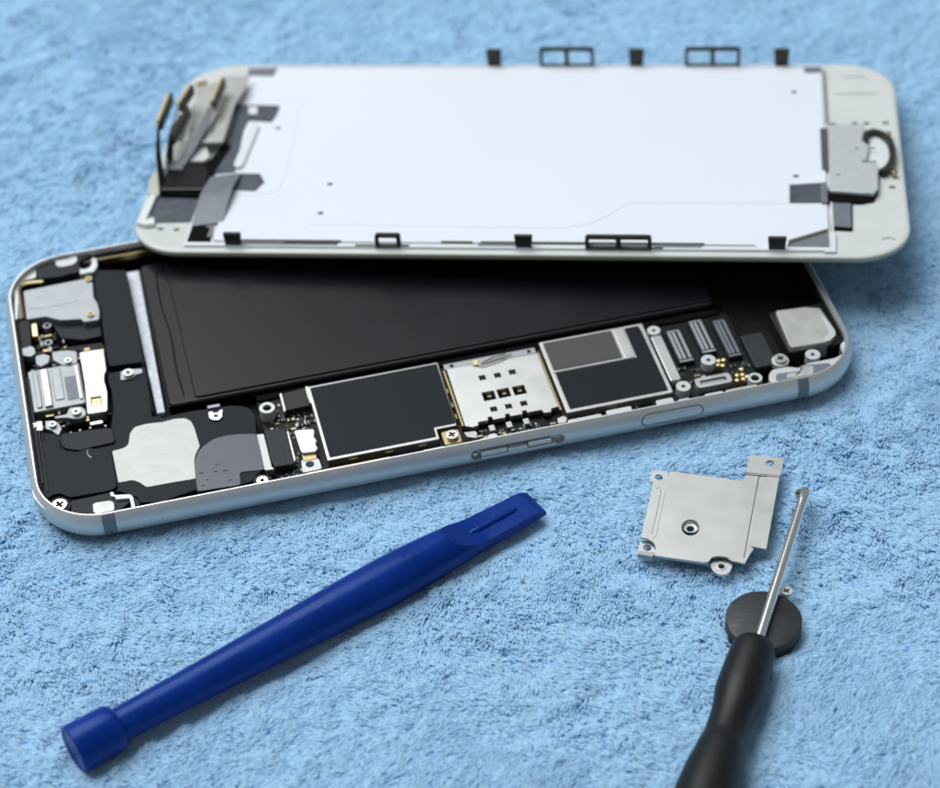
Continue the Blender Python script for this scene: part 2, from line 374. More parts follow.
prism('raised_cover', [(5.92,21.42),(6.03,22.5),(10.34,22.19),(14.21,21.7),(14.51,18.79),(14.17,18.15),(10.34,18.01),(8.66,17.75),(6.31,18.89),(5.82,19.84)], 3.7, 4.15, 'blackplastic', sp, r=.5, bev=.15, seg=3)
tube('moulded_rib', smoothpath([(x, y, 4.33) for x, y in [(9.84,17.27),(9.75,16.48),(9.93,15.77),(10.28,15.38)]], 3), .13, 'satin', sp)
prism('corner_rib', rc(2.35, 9.6, 2.75, 24.0, .1), 3.7, 4.45, 'blackplastic', sp, bev=.1)
prism('corner_rib', rc(3.0, 9.3, 3.2, 24.2, .05), 3.7, 4.25, 'blackplastic', sp, bev=.06)
prism('foil_label', rp([(13.64,16.54),(15.59,16.72),(16.4,17.32),(17.0,19.87),(17.9,21.09),(19.88,21.33),(22.13,21.09),(22.35,21.01),(24.6,21.26),(26.29,20.93),(27.1,20.01),(27.4,18.45),(27.64,13.83),(26.71,12.28),(26.21,10.64),(25.9,6.75),(22.2,6.9),(18.52,6.95),(17.92,7.05),(17.11,8.25),(16.08,9.14),(13.7,9.15)], .4), 3.72, 3.82, 'foil', sp, bev=.03)
prism('grey_label', [(26.24,10.48),(27.25,12.66),(28.54,13.88),(30.25,14.85),(32.17,15.01),(34.33,14.77),(37.03,14.02),(37.07,11.51),(36.89,5.68),(32.95,6.19),(32.6,3.35),(25.73,3.77),(25.86,6.62)], 3.72, 3.92, 'greyfilm', sp, r=.5, bev=.04)
for x, y, w in [(26.94,7.63,0.4),(29.21,7.35,0.35),(30.73,7.12,0.5),(26.81,4.82,0.3),(31.12,4.81,0.35),(29.6,8.75,0.3),(27.6,5.91,0.2)]:
    prism('label_fleck', circ(x, y, w, 10, ry=.1), 3.91, 3.935, 'blacktape', sp, bev=0)
hb = prism('clamp_tab', [(30.14,20.98),(30.8,21.13),(31.03,20.6),(31.75,20.53),(31.95,20.95),(32.6,21.09),(32.25,19.33),(31.59,18.73),(30.62,19.0),(30.1,19.69)], 3.7, 4.1, 'steel', sp, r=.15)
q = (31.27,19.82); prism('cross_slot', cross(q[0], q[1], .42, .13, .6), 4.05, 4.14, 'deep', hb, bev=0)
prism('clamp_bar', [(30.22,22.56),(32.32,22.54),(32.3,21.89),(30.21,21.91)], 3.4, 4.1, 'satin', sp, bev=.08)
prism('cover_edge', [(5.72,6.57),(5.95,7.11),(9.18,7.14),(11.8,7.34),(12.34,7.0),(12.9,5.74),(13.96,6.37),(15.9,5.14),(16.54,3.83),(16.19,2.64),(14.74,2.5),(14.98,4.26),(12.12,2.08),(9.19,1.76),(5.55,3.57)], 3.0, 3.95, 'blackplastic', phone, bev=.1)
prism('grey_pad', [(9.16,5.15),(9.83,5.33),(12.07,5.17),(12.54,4.49),(12.48,3.01),(11.71,2.3),(11.49,1.78),(9.87,1.69),(9.82,2.51),(9.05,3.36)], 3.8, 4.3, 'silver', phone, r=.4, bev=.1)
prism('hook_clip', [(12.12,6.86),(12.7,6.84),(12.83,6.06),(15.2,5.59),(15.61,5.02),(15.69,2.43),(15.09,2.24),(15.02,4.73),(12.93,5.03),(12.79,5.7),(12.17,5.97)], 3.4, 4.4, 'ledge', phone, r=.2)
q = (4.08,5.99)
standoff(q[0], q[1], 2.0, 4.3, 1.7, 1.2, phone, 'blackplastic', 'screw_collar')
screw(q[0], q[1], 4.0, 4.75, 1.22, phone, 'steel', .5)
prism('round_gasket', [(34.56,3.29),(34.93,4.5),(35.77,4.92),(36.95,4.59),(37.73,3.72),(37.61,3.09),(35.08,2.7)], 2.5, 3.9, 'blackplastic', phone, r=.3)
q = (36.08,3.0); standoff(q[0], q[1], 3.0, 4.4, .95, .3, phone, 'steel', 'screw_post')

# --- vertical flex cable, adhesive strip and battery
prism('flat_cable', [(15.85,59.7),(16.39,61.82),(17.5,62.08),(19.6,61.49),(21.69,60.89),(21.71,57.77),(21.61,37.64),(21.25,36.28),(19.37,36.44),(15.8,36.76),(15.57,38.29),(15.67,42.47),(15.83,48.34),(16.1,52.09),(15.57,55.0)], 1.6, 3.9, 'blacktape', phone, r=.4, bev=.12)
bt = prism('battery', rc(24.0, 24.2, 119.0, 61.5, 1.4, 5), 1.1, 4.0, 'battery', phone, bev=.6, seg=4)
prism('battery_face', rc(28.6, 24.9, 118.6, 61.2, 1.0, 5), 3.9, 4.35, 'battery', bt, bev=.42, seg=5)
tube('wrap_fold', smoothpath([(26.9, 26.2, 3.98), (26.6, 33, 4.0), (26.9, 41, 3.97), (26.4, 50, 3.99), (26.7, 59, 3.97)], 6), .16, 'battery', bt)
prism('adhesive_strip', [(22.0, 25.0), (23.3, 25.0), (23.9, 62.2), (21.7, 62.2)], 1.2, 2.2, 'strip', phone, bev=.08)
prism('strip_edge', rc(20.6, 25.0, 21.5, 62.0, .1), 1.0, 2.9, 'blackplastic', phone, bev=.08)
q = (18.59,33.69)
lug = prism('screw_lug', rp([(q[0] - 1.5, q[1] - 1.0), (q[0] + .7, q[1] - 1.0), (q[0] + 1.1, q[1] - .3), (q[0] + 2.4, q[1] - .2), (q[0] + 2.4, q[1] + .9), (q[0] + .4, q[1] + 1.3), (q[0] - 1.2, q[1] + 1.2)], .4), 3.0, 4.0, 'port', phone)
screw(q[0], q[1], 4.0, 4.55, .85, lug)
prism('case_step', rc(38.5, 22.6, 119, 23.9, .2), .9, 3.0, 'deep', phone)

# --- main circuit board
bd = prism('circuit_board', rc(38.4, 3.2, 120.5, 22.9, .5), 1.9, 2.6, 'pcb', phone)
b4 = []
def around(u0, v0, u1, v1): b4.append((u0, v0, u1, v1))
sh = prism('board_shield', rp([(47.0, 4.7), (65.6, 4.7), (65.6, 7.0), (69.0, 7.0), (69.4, 22.5), (47.0, 22.5)], .3), 2.5, 4.15, 'shield', bd, bev=.14, seg=3)
prism('black_sticker', rp([(47.5, 5.25), (65.15, 5.25), (65.2, 7.45), (68.9, 7.45), (69.15, 22.15), (47.45, 22.1)], .25), 4.13, 4.19, 'blacktape', sh, bev=.02)
for v in (9.2, 12.0, 15.5): prism('shield_notch', rc(69.4, v, 69.62, v + 1.1), 2.5, 3.4, 'brass', sh, bev=.03)
for u in (50.5, 56.5, 62.0): prism('shield_tab', rc(u, 4.45, u + 1.4, 4.7), 2.6, 3.6, 'brass', sh, bev=.04)
# card reader
cr_ = [(70.3, 6.7), (71.4, 6.1), (72.4, 6.3), (72.5, 7.0), (74.2, 7.0), (74.3, 7.7), (75.0, 7.7), (75.1, 6.9), (77.1, 6.9), (77.2, 7.6), (77.9, 7.6), (78.0, 6.9), (80.0, 6.9), (80.1, 7.6), (80.8, 7.6), (80.9, 7.0), (83.3, 7.0), (83.5, 6.2), (84.6, 6.1), (84.9, 6.9), (86.1, 7.0), (86.1, 20.3), (70.5, 20.5)]
rows = [(75.75,17.01,0.56),(78.35,16.9,0.56),(80.91,17.0,0.56),(75.76,12.5,1.05),(78.3,12.5,1.05),(80.96,12.47,1.05),(75.75,9.23,0.56),(78.26,9.23,0.56),(80.85,9.21,0.56)]
holes = [rc(x - w, y - w * 1.02, x + w, y + w * 1.02) for x, y, w in rows]
rd = prism('card_reader', cr_, 3.1, 3.95, 'steel', bd, holes, bev=.05)
prism('reader_underside', rc(70.6, 7.1, 85.9, 20.2), 2.6, 3.08, 'deep', rd, bev=0)
for i, (x, y, w) in enumerate(rows):
    prism('reader_contact', rc(x - w * .1, y + w * .45, x + w * .55, y + w * .8), 2.8, 3.2, 'gold', rd, bev=.03)
prism('reader_rail', rc(70.2, 20.55, 86.1, 22.0, .15), 3.0, 3.85, 'satin', rd, bev=.1)
for u in (71.2, 84.6): prism('rail_hole', rc(u, 20.9, u + .6, 21.6), 3.8, 3.87, 'deep', rd, bev=0)
tube('eject_spring', smoothpath([(x, y, 4.3) for x, y in [(74.83,20.27),(75.84,20.62),(76.01,19.7),(78.31,19.93),(81.85,20.88)]], 4), .13, 'brass', rd)
tube('eject_spring', smoothpath([(x, y, 4.2) for x, y in [(76.37,20.1),(78.58,21.03),(80.98,21.34)]], 4), .09, 'deep', rd)
q = (75.49,20.52); prism('spring_anchor', circ(q[0], q[1], .55, 12), 3.8, 4.4, 'gold', rd, bev=.1)
for u in (74.6, 77.5, 80.4): prism('reader_tooth', rc(u - .5, 5.2, u + .45, 6.5, .1), 2.8, 3.2, 'silver', rd, bev=.05)
prism('reader_side', rc(69.8, 6.8, 70.15, 20.4), 2.6, 3.9, 'brass', rd, bev=.05)
prism('reader_side', rc(86.2, 6.2, 86.5, 20.6), 2.6, 3.9, 'brass', rd, bev=.05)
prism('reader_latch', [(69.7,5.17),(71.63,4.96),(71.73,4.34),(71.41,3.34),(69.97,4.06)], 3.0, 4.1, 'silver', rd, r=.15)
prism('reader_latch', [(85.14,4.18),(86.27,4.56),(86.81,3.94),(86.3,2.93),(85.2,3.02)], 3.0, 4.1, 'steel', rd, r=.15)
q = (74.08,3.32); prism('reader_boss', circ(q[0], q[1], .85, 18, ry=.6), 2.8, 3.9, 'whitepl', rd, bev=.2)
q = (67.61,4.74)
lug = prism('screw_lug', rc(q[0] - 1.5, q[1] - 1.5, q[0] + 1.4, q[1] + 1.6, .5), 3.0, 3.95, 'brass', bd)
screw(q[0], q[1], 3.9, 4.6, 1.02, lug, 'steel', .35)
# second shield with chip window
sh = prism('board_shield', rc(87.0, 5.0, 105.3, 22.7, .3), 2.5, 4.1, 'shield', bd, bev=.14, seg=3)
prism('black_sticker', rp([(87.75,5.65),(104.6,5.65),(104.6,13.5),(104.55,21.0),(104.4,22.1),(101.9,22.1),(101.9,14.6),(87.7,14.6)], .2), 4.09, 4.15, 'blacktape', sh, bev=.02)
prism('chip_cover', rc(87.6, 15.25, 99.6, 22.2, .25), 4.08, 4.22, 'glossgrey', sh, bev=.08)
prism('shield_lip', rc(99.9, 14.9, 101.7, 22.4, .3), 4.09, 4.3, 'steel', sh, bev=.1)
prism('shield_lip', rc(87.4, 14.7, 101.7, 15.1, .1), 4.09, 4.26, 'steel', sh, bev=.08)
prism('side_shield', rc(105.6, 7.6, 107.5, 18.9, .3), 2.5, 4.2, 'steel', bd, bev=.14)
for x, y, r in ((106.6, 20.2, 1.12), (107.23, 5.81, 1.22), (113.21, 10.74, 1.25), (130.39, 7.34, 1.25)):
    o = standoff(x, y, 2.4, 4.25, r, r * .3, bd, 'ledge')
q = (124.65, 7.35); prism('screw_lug', circ(q[0], q[1], 1.45), 3.2, 4.3, 'ledge', phone); screw(q[0], q[1], 4.25, 4.85, 1.05, phone, 'steel', .3)
standoff(119.2, 4.4, 2.5, 4.4, 1.2, .72, bd, 'ledge', 'ring_post')
q = (39.68,18.82); standoff(q[0], q[1], 2.4, 4.7, 1.3, .72, bd, 'ledge', 'ring_post')
# flex connectors on the board
def connector(x0, y0, x1, y1, z, m='blackplastic', slot='greytape'):
    c = prism('board_connector', rc(x0, y0, x1, y1, .2), 2.5, z, m, bd, bev=.1)
    w, h = abs(x1 - x0), abs(y1 - y0)
    if h > w:
        for f in (.10, .36, .70):
            prism('contact_row', rc(x0 + w * f, y0 + .7, x0 + w * (f + .18), y1 - .7, .08), z - .05, z + .25, slot, c, bev=.04)
        prism('connector_end', rc(x0 + .2, y0 + .1, x1 - .2, y0 + .5, .1), z - .05, z + .18, 'silver' if x0 > 112 and x0 < 114 else slot, c, bev=.05)
        prism('connector_end', rc(x0 + .3, y1 - .5, x1 - .3, y1 - .15, .1), z - .05, z + .14, slot, c, bev=.05)
    return c
connector(108.5, 11.9, 111.3, 20.1, 3.5, 'blackplastic', 'satin')
connector(112.9, 13.1, 115.6, 21.5, 3.5, 'blackplastic', 'satin')
connector(116.9, 11.0, 119.4, 20.5, 3.5)
prism('foam_block', rc(120.3, 7.1, 124.3, 15.4, .5), 2.5, 3.9, 'foam', bd, bev=.25)
c = prism('board_connector', rc(109.5, 5.0, 115.6, 7.3, .7), 2.5, 3.9, 'silver', bd, (rc(110.3, 5.7, 114.8, 6.6, .3),), bev=.1)
prism('contact_row', rc(110.6, 5.95, 114.5, 6.35, .1), 2.8, 3.7, 'satin', c, bev=.05)
for k, (x, y) in enumerate([(115.03,10.75),(115.9,10.7),(114.6,9.83),(115.37,9.49),(118.04,7.77),(116.87,6.58),(117.81,6.5),(118.43,5.84),(116.5,5.47),(117.59,5.47)]):
    prism('gold_dome', circ(x, y, .42, 14), 2.5, 3.7, 'gold', bd, bev=.18, seg=3)
prism('gold_pad', [(115.19,3.74),(116.6,3.82),(116.58,3.05),(115.12,2.92)], 2.5, 3.5, 'gold', bd, bev=.05)
# left end of the board: foam-topped plug, bracket and dark chip
c = prism('foam_block', [(38.33,14.45),(41.81,13.8),(41.92,12.63),(41.7,5.68),(41.46,5.39),(38.54,5.58),(38.31,6.88),(38.26,8.01),(38.33,12.26)], 2.5, 4.2, 'foam', bd, bev=.15)
prism('plug_side', [(37.01,13.94),(38.19,13.79),(38.15,6.13),(38.47,5.37),(37.11,5.49),(36.85,5.82)], 2.6, 3.9, 'silver', bd, bev=.08)
prism('plug_side', [(41.81,13.2),(42.19,13.23),(42.15,6.57),(41.79,5.96)], 2.6, 4.0, 'steel', bd, bev=.06)
c = prism('antenna_bracket', [(42.97,12.61),(43.41,12.8),(46.18,12.35),(46.35,11.66),(46.01,10.48),(46.3,9.41),(45.93,8.79),(46.12,7.66),(45.58,7.0),(43.44,7.23),(43.18,7.88)], 2.6, 4.4, 'shield', bd, r=.2, bev=.2, seg=3)
prism('bracket_fold', [(43.28,7.6),(45.6,7.31),(45.51,5.82),(43.27,5.91)], 2.6, 3.9, 'brass', c, bev=.1)
q = (44.17,5.04)
prism('bracket_foot', rp([(q[0] - 1.5, q[1] - 1.6), (q[0] + 1.7, q[1] - 1.5), (q[0] + 1.6, q[1] + .9), (q[0] + .6, q[1] + 1.4), (q[0] - 1.2, q[1] + 1.3)], .5), 2.6, 3.8, 'ledge', c, (circ(q[0], q[1], .72, 20),))
prism('chip_package', [(42.68,22.15),(46.88,22.54),(46.65,18.26),(42.59,18.09)], 2.5, 4.0, 'foam', bd, bev=.06)
prism('chip_edge', [(42.31,22.14),(42.66,22.28),(42.64,17.97),(42.27,17.7)], 2.5, 4.1, 'steel', bd, bev=.04)
prism('chip_edge', [(46.75,22.66),(47.19,22.73),(47.03,20.6),(47.12,18.68),(46.83,18.49),(46.67,20.7)], 2.5, 4.1, 'shield', bd, bev=.04)
# tiny soldered parts sprinkled over the bare board areas
bm = bmesh.new(); areas = ((39.2, 8.5, 46.4, 22), (39, 3.6, 46.6, 8), (86.4, 3.5, 105, 4.9), (70.5, 3.4, 86, 6.0), (108, 7.6, 111.8, 11.5), (115.6, 7.5, 119.5, 10.5), (43, 15.0, 46.6, 20))
for a in areas:
    k = int((a[2] - a[0]) * (a[3] - a[1]) * .8)
    for _ in range(k):
        x = rnd.uniform(a[0], a[2]); y = rnd.uniform(a[1], a[3]); w, h = rnd.choice(((.25, .12), (.12, .25), (.35, .2), (.2, .35), (.5, .3)))
        z = 2.65 + rnd.random() * .3; mi = rnd.choice((0, 0, 0, 0, 2, 2, 1, 3))
        addprism(bm, rc(x - w, y - h, x + w, y + h), 2.55, z, (), mi)
        if mi != 1:
            e = .3
            addprism(bm, rc(x - w * 1.25, y - h * .95, x - w * .95, y + h * .95), 2.55, z - .03, (), 1)
            addprism(bm, rc(x + w * .95, y - h * .95, x + w * 1.25, y + h * .95), 2.55, z - .03, (), 1)
o = link('soldered_components', bm, ['blackplastic', 'silver', 'pcb', 'brass'], bd); o['kind'] = 'stuff'

# --- rear camera in its steel can
cam_ = prism('camera_module', rc(126.9, 9.0, 136.6, 19.6, .8), 1.2, 3.9, 'blackplastic', phone, bev=.2)
prism('camera_can', [(127.76,18.67),(132.82,18.27),(135.29,17.32),(135.41,15.88),(135.83,11.45),(135.51,10.16),(134.31,9.25),(133.46,8.93),(127.37,9.21),(127.16,10.02),(127.31,12.59)], 1.4, 4.9, 'foil', cam_, r=.4, bev=.15, seg=3)
prism('can_edge', [(134.65,15.47),(135.35,14.0),(135.68,11.06),(135.39,10.08),(133.91,9.0),(133.05,9.12),(133.32,10.04),(134.56,10.75),(134.8,11.94)], 4.85, 5.0, 'ledge', cam_, r=.4)
# ================================================================== DISPLAY
disp = thing('display_assembly', 'white phone display lying face down across the phone body, ribbon cables at one end', 'phone display')
disp.matrix_world = Matrix((((0.992639,0.119008,-0.022484)), ((-0.116083,0.987822,0.103602)), ((0.03454,-0.100229,0.994365)))).to_4x4()
disp.location = (12.057 * U, 323.16 * U, 7.073 * U)
def dout(ins, z, n=16, a=68.3, b=32.8, R0=9.6):
    R = R0 - ins; p = []
    for cx, cy, a0 in ((a - ins - R, -b + ins + R, -90), (a - ins - R, b - ins - R, 0), (-a + ins + R, b - ins - R, 90), (-a + ins + R, -b + ins + R, 180)):
        for i in range(n + 1):
            t = math.radians(a0 + 90 * i / n); p.append((cx + R * math.cos(t), cy + R * math.sin(t), z))
    return p
loft('cover_glass', [dout(2.0, -1.75), dout(1.0, -1.7), dout(.35, -1.4), dout(.05, -1.0), dout(0.0, -.75), dout(.05, -.7)], 'glass', disp)
fr = loft('frame', [dout(.12, -.69), dout(.0, -.62), dout(.0, -.25), dout(.12, -.12), dout(.45, 0), dout(.9, .02), dout(1.0, .0)], ['frame'], disp)
for poly in fr.data.polygons:
    if abs(poly.normal.z) < .8: poly.material_index = 1
fr.data.materials.append(M['frameedge'])
# raised rim of the frame round the backlight
def ringprism(name, o, i, z0, z1, m, par): return prism(name, o, z0, z1, m, par, (i,), bev=.08)
ringprism('frame_rail', rc(-58.0, -31.5, 55.2, 31.6, .3), rc(-57.6, -30.5, 54.9, 31.0, .3), -.05, .45, 'whitepl', disp)
rf = prism('backlight_sheet', [(54.21,-25.11),(47.6,-28.73),(46.74,-31.35),(43.23,-31.41),(41.5,-29.98),(-51.5,-30.0),(-52.97,-29.68),(-53.18,-16.83),(-57.0,-20),(-57.4,30.6),(54.7,30.6)], .0, .5, 'reflector', disp, bev=.05)
# scribed outlines on the sheet
tube('embossed_line', smoothpath([(x, y, .5) for x, y in [(-44.86,16.44),(-43.97,5.24),(-43.69,-5.97),(-43.89,-12.3),(-45.0,-14.53),(-47.3,-15.44),(-53.26,-15.06)]], 6), .07, 'whitepl', rf)
tube('embossed_line', smoothpath([(x, y, .5) for x, y in [(-54.63,18.12),(-45.07,17.74),(-43.64,17.94)]], 4), .06, 'whitepl', rf)
tube('embossed_line', smoothpath([(x, y, .5) for x, y in [(-37.04,-24.73),(-31.07,-24.83),(-11.34,-25.19),(7.16,-25.21),(9.55,-24.91),(12.85,-23.96),(16.07,-21.2),(18.76,-18.32),(21.54,-17.26),(35.56,-17.2),(52.25,-17.12)]], 5), .07, 'whitepl', rf)
for x, y in [(-34.78,-11.62),(-35.11,-21.15),(49.33,21.26),(49.08,-8.18),(-47.56,7.77),(-42.77,-12.37)][:5]:
    prism('sheet_hole', circ(x, y, .55, 14, ry=.42), .49, .53, 'clip', rf, bev=0)
# dark corner pads and grey insulating tapes
prism('corner_pad', [(-57.03,30.06),(-51.4,30.27),(-51.68,27.14),(-56.89,27.45)], .2, .66, 'greytape', disp, bev=.05)
prism('corner_pad', [(51.21,30.7),(54.56,30.7),(54.66,28.56),(51.58,28.35)], .2, .66, 'greytape', disp, bev=.05)
prism('side_gap', rc(54.95, 10.0, 55.35, 29.5), .0, .5, 'greytape', disp, bev=.03)
# near-edge strips
prism('edge_channel', rc(-49.0, -31.2, -30.6, -30.1), .0, .48, 'greyfilm', disp, bev=.05)
for a, b, m in ((-49.0, -30.2, 'olive'), (-12.5, -7.0, 'olive'), (-5.6, 11.2, 'olive'), (11.2, 33.0, 'olive')):
    prism('edge_strip', rc(a, -30.25, b, -29.85), .40, .72, m, disp, bev=.05)
for a, b in ((-48, -40), (-6, 2.0), (14, 24), (24.6, 32.6)):
    prism('edge_tape', rc(a, -31.0, b, -30.3), .40, .56, 'greytape', disp, bev=.03)
prism('edge_tape', rc(-27.5, -31.4, -18.0, -31.0), .40, .62, 'olive', disp, bev=.03)
prism('edge_tape', rc(20.0, -31.5, 26.0, -31.05), .40, .6, 'greyfilm', disp, bev=.03)
prism('rail_corner', [(54.35,-26.22),(55.49,-26.2),(55.29,-31.89),(53.41,-31.92),(53.45,-30.74),(54.49,-30.56)], .0, .5, 'whitepl', disp, bev=.06)
prism('corner_wedge', [(47.71,-28.51),(54.1,-25.19),(54.16,-30.16),(47.67,-30.83)], .0, .42, 'greytape', disp, bev=.03)
prism('edge_strip', [(47.32,-28.69),(54.1,-25.07),(54.07,-25.75),(47.47,-29.46)], .35, .66, 'olive', disp, bev=.03)
# upright clips along both long edges
def block_clip(x, y, h=3.0, w=2.6, lean=0.):
    bm = bmesh.new()
    addprism(bm, rp([(x - w / 2 + .25, 0), (x + w / 2 - .25, 0), (x + w / 2, h), (x - w / 2, h)], .3), y - .35, y + .35, ax='y')
    return link('latch_clip', bm, 'clip', disp, .15)
def loop_clip(x, y, w, h, cells=2):
    t = .62
    hl = []
    cw = (w - t * (cells + 1)) / cells
    for k in range(cells):
        a = x - w / 2 + t + k * (cw + t * 1.15) ; hl.append(rc(a, t * .9, a + cw - t * .15, h - t, .3))
    bm = bmesh.new(); addprism(bm, rp([(x - w / 2, -.3), (x + w / 2, -.3), (x + w / 2, h), (x - w / 2, h)], .6), y - .4, y + .4, hl, ax='y')
    return link('spring_clip', bm, 'clip', disp, .08)
FAR = [-8.48,19.24,47.14]
for x in FAR: block_clip(x, 31.6, 4.0, 3.0)
for x in [5.73,33.92]: loop_clip(x, 31.6, 10.6, 4.3)
for x in [-49.14,1.98,45.38]: block_clip(x, -31.1, 2.9, 3.2)
loop_clip(-21.67, -31.1, 4.5, 2.9, 1)
loop_clip(18.33, -31.1, 11.4, 2.9, 2)

# --- home button end
hb = prism('button_bracket', [(55.19,6.63),(56.16,8.3),(61.75,8.52),(61.6,5.2),(61.57,2.29),(62.31,0.86),(61.83,-2.94),(61.41,-4.54),(63.39,-4.52),(63.51,-7.13),(63.33,-12.62),(62.39,-14.98),(54.81,-14.07)], .6, 1.3, 'ledge', disp, r=.25, bev=.12)
prism('bracket_tab', [(60.79,-10.41),(63.33,-8.37),(63.16,-13.84),(62.13,-15.11),(60.61,-14.59)], 1.28, 1.42, 'ledge', hb, bev=.05)
for x, y in [(56.46,-8.82),(60.12,0.02),(61.65,-4.51)]: prism('bracket_dot', circ(x, y, .38, 12, ry=.28), 1.28, 1.33, 'greytape', hb, bev=0)
for a, b in [[(62.11,0.03),(63.46,0.04)],[(61.9,-4.51),(63.38,-4.49)]]:
    tube('bracket_slot', [(a[0], a[1], 1.32), (b[0], b[1], 1.32)], .12, 'clip', hb)
arc = [(61.64,2.43),(62.11,5.04),(63.4,5.82),(64.88,5.05),(66.1,2.65),(66.42,-0.69),(66.14,-3.99),(65.28,-6.33),(64.08,-7.73)]
ribbon('home_button_ring', smoothpath([(x, y, .9) for x, y in arc], 4), (0, 0, 1), 1.2, 1.1, 'clip', disp)
prism('button_well', [(62.01,4.59),(63.43,5.86),(64.88,4.61),(65.8,2.02),(65.92,-1.32),(65.42,-4.14),(64.19,-6.02),(63.06,-6.95),(63.47,-3.69),(61.66,-3.23),(62.07,-1.82),(62.5,1.99)], .0, .5, 'whitepl', disp, r=.5)
for x, y in [(66.06,5.52),(66.44,-7.55),(61.19,-4.34),(63.44,6.48)]: prism('solder_point', circ(x, y, .55, 12), .2, 1.3, 'brass', disp, bev=.15)
for x, y in [(56.28,10.42),(62.42,10.74),(65.89,10.96),(65.92,-10.89),(60.28,10.73)]: prism('frame_dimple', circ(x, y, .62, 14, ry=.45), .0, .06, 'olive', disp, bev=.02)
prism('bracket_gasket', [(53.77,7.57),(55.24,7.58),(54.94,-6.38),(53.71,-6.11)], .1, .95, 'greyfilm', disp, bev=.1)
prism('button_gasket', [(54.61,-12.38),(62.49,-13.92),(63.3,-12.29),(63.96,-6.79),(63.23,-13.65),(62.39,-15.9),(60.18,-16.64),(54.38,-16.43)], .0, .5, 'deep', disp, bev=.05)
prism('grey_cable', [(47.86,-11.27),(54.32,-10.48),(54.36,-16.89),(47.76,-16.97)], .5, .72, 'greyfilm', disp, bev=.05)
prism('cable_fold', [(53.31,-10.95),(54.45,-10.58),(54.42,-17.35),(53.26,-17.36)], .5, 1.0, 'greytape', disp, bev=.15)
prism('grey_cable', [(54.98,-16.27),(58.51,-16.23),(58.27,-24.58),(54.81,-24.1)], .02, .3, 'greytape', disp, bev=.05)
prism('cable_edge', [(54.82,-23.83),(58.33,-24.3),(58.3,-25.08),(54.79,-24.78)], .02, .36, 'deep', disp, bev=.02)
prism('cable_edge', [(58.36,-16.31),(58.7,-16.31),(58.41,-24.65),(58.17,-24.65)], .02, .34, 'clip', disp, bev=.02)
for a, b in [[(58.72,27.65),(62.94,27.86)],[(56.92,21.37),(64.74,21.59)]]:
    tube('engraved_line', [(a[0], a[1], .02), (b[0], b[1], .02)], .09, 'greytape', disp)
tube('engraved_line', smoothpath([(x, y, .02) for x, y in [(63.28,-27.37),(64.49,-26.84),(65.49,-27.5)]], 4), .1, 'greytape', disp)

# --- camera and earpiece end with the cables
prism('frame_recess', [(-65.92,-15.02),(-58.21,-15.21),(-57.33,-19.76),(-57.79,-23.65),(-64.87,-24.0),(-66.72,-19.87)], -.0, .18, 'greyfilm', disp, bev=.02)
prism('frame_wall', [(-67.77,-25.13),(-67.11,-15.36),(-65.93,-15.79),(-66.24,-24.08),(-64.93,-23.38),(-64.32,-25.34),(-66.02,-25.79)], .0, .9, 'whitepl', disp, bev=.1)
prism('frame_wall', [(-67.76,-15.37),(-68.36,-10.89),(-68.03,-8.17),(-66.94,-9.07),(-65.45,-16.23),(-66.58,-16.24)], .0, 1.0, 'frameedge', disp, bev=.1)
for x, y in [(-63.32,-25.86),(-60.38,-25.99)]: prism('frame_dimple', circ(x, y, .6, 14, ry=.45), .0, .06, 'olive', disp, bev=.02)
prism('cable_black_patch', [(-57.94,-30.14),(-57.61,-20.78),(-54.1,-23.33),(-53.53,-29.91)], .0, .2, 'deep', disp, bev=.02)  # flat black patch below the grey cable, carries the cable mark
prism('cable_mark', [(-55.75,-24.78),(-53.94,-24.16),(-53.44,-28.55),(-54.4,-28.57),(-54.29,-25.87)], .15, .26, 'greytape', disp, bev=.02)
prism('camera_gasket', [(-66.8,-9.54),(-64.35,-6.32),(-58.59,-4.89),(-56.88,2.13),(-55.09,0.73),(-56.57,-7.63),(-57.18,-16.16),(-65.39,-15.81)], .0, .9, 'deep', disp, bev=.1)
er = prism('earpiece_plate', [(-66.28,1.1),(-60.17,1.14),(-58.43,-4.0),(-59.16,-5.48),(-66.73,-5.36)], .5, 1.5, 'frame', disp, r=.3)
fb = prism('camera_bracket', [(-65.1,19.37),(-60.58,21.92),(-60.07,23.46),(-56.38,23.46),(-55.98,25.73),(-55.65,19.38),(-56.56,13.37),(-56.39,-0.72),(-63.11,-0.76)], 2.2, 2.6, 'foil', disp, r=.25, bev=.08)
tube('bracket_slot', smoothpath([(x, y, 2.6) for x, y in [(-59.02,2.48),(-59.24,5.54),(-59.11,8.45),(-58.12,8.65)]], 4), .22, 'greytape', fb)
prism('bracket_base', [(-68.24,22.28),(-66.7,26.1),(-57.75,30.27),(-56.74,28.8),(-56.69,22.8),(-65.03,20.75),(-65.69,3.02),(-67.63,2.53)], .0, 1.2, 'frame', disp, r=.3)
prism('bracket_pad', [(-66.22,22.96),(-64.3,23.99),(-63.91,21.94),(-65.88,21.22)], 1.1, 1.5, 'brass', disp, r=.2)
prism('grey_cable', [(-57.69,16.4),(-56.04,15.91),(-48.55,15.63),(-48.62,12.96),(-49.15,9.92),(-52.72,10.3),(-53.75,10.29),(-54.02,6.61),(-53.04,-7.9),(-56.91,-8.57),(-56.58,1.82),(-56.54,11.46)], .5, .8, 'greyfilm', disp, bev=.04)
prism('cable_cutout', [(-54.47,15.05),(-52.75,15.05),(-52.27,12.29),(-53.98,12.28)], .78, .85, 'whitepl', disp, r=.3, bev=.02)
prism('white_plug', [(-52.87,7.86),(-52.05,9.02),(-51.13,7.87),(-51.8,-6.26),(-52.63,-7.18),(-53.58,-6.09)], .5, 1.1, 'whitepl', disp, r=.6, bev=.1)
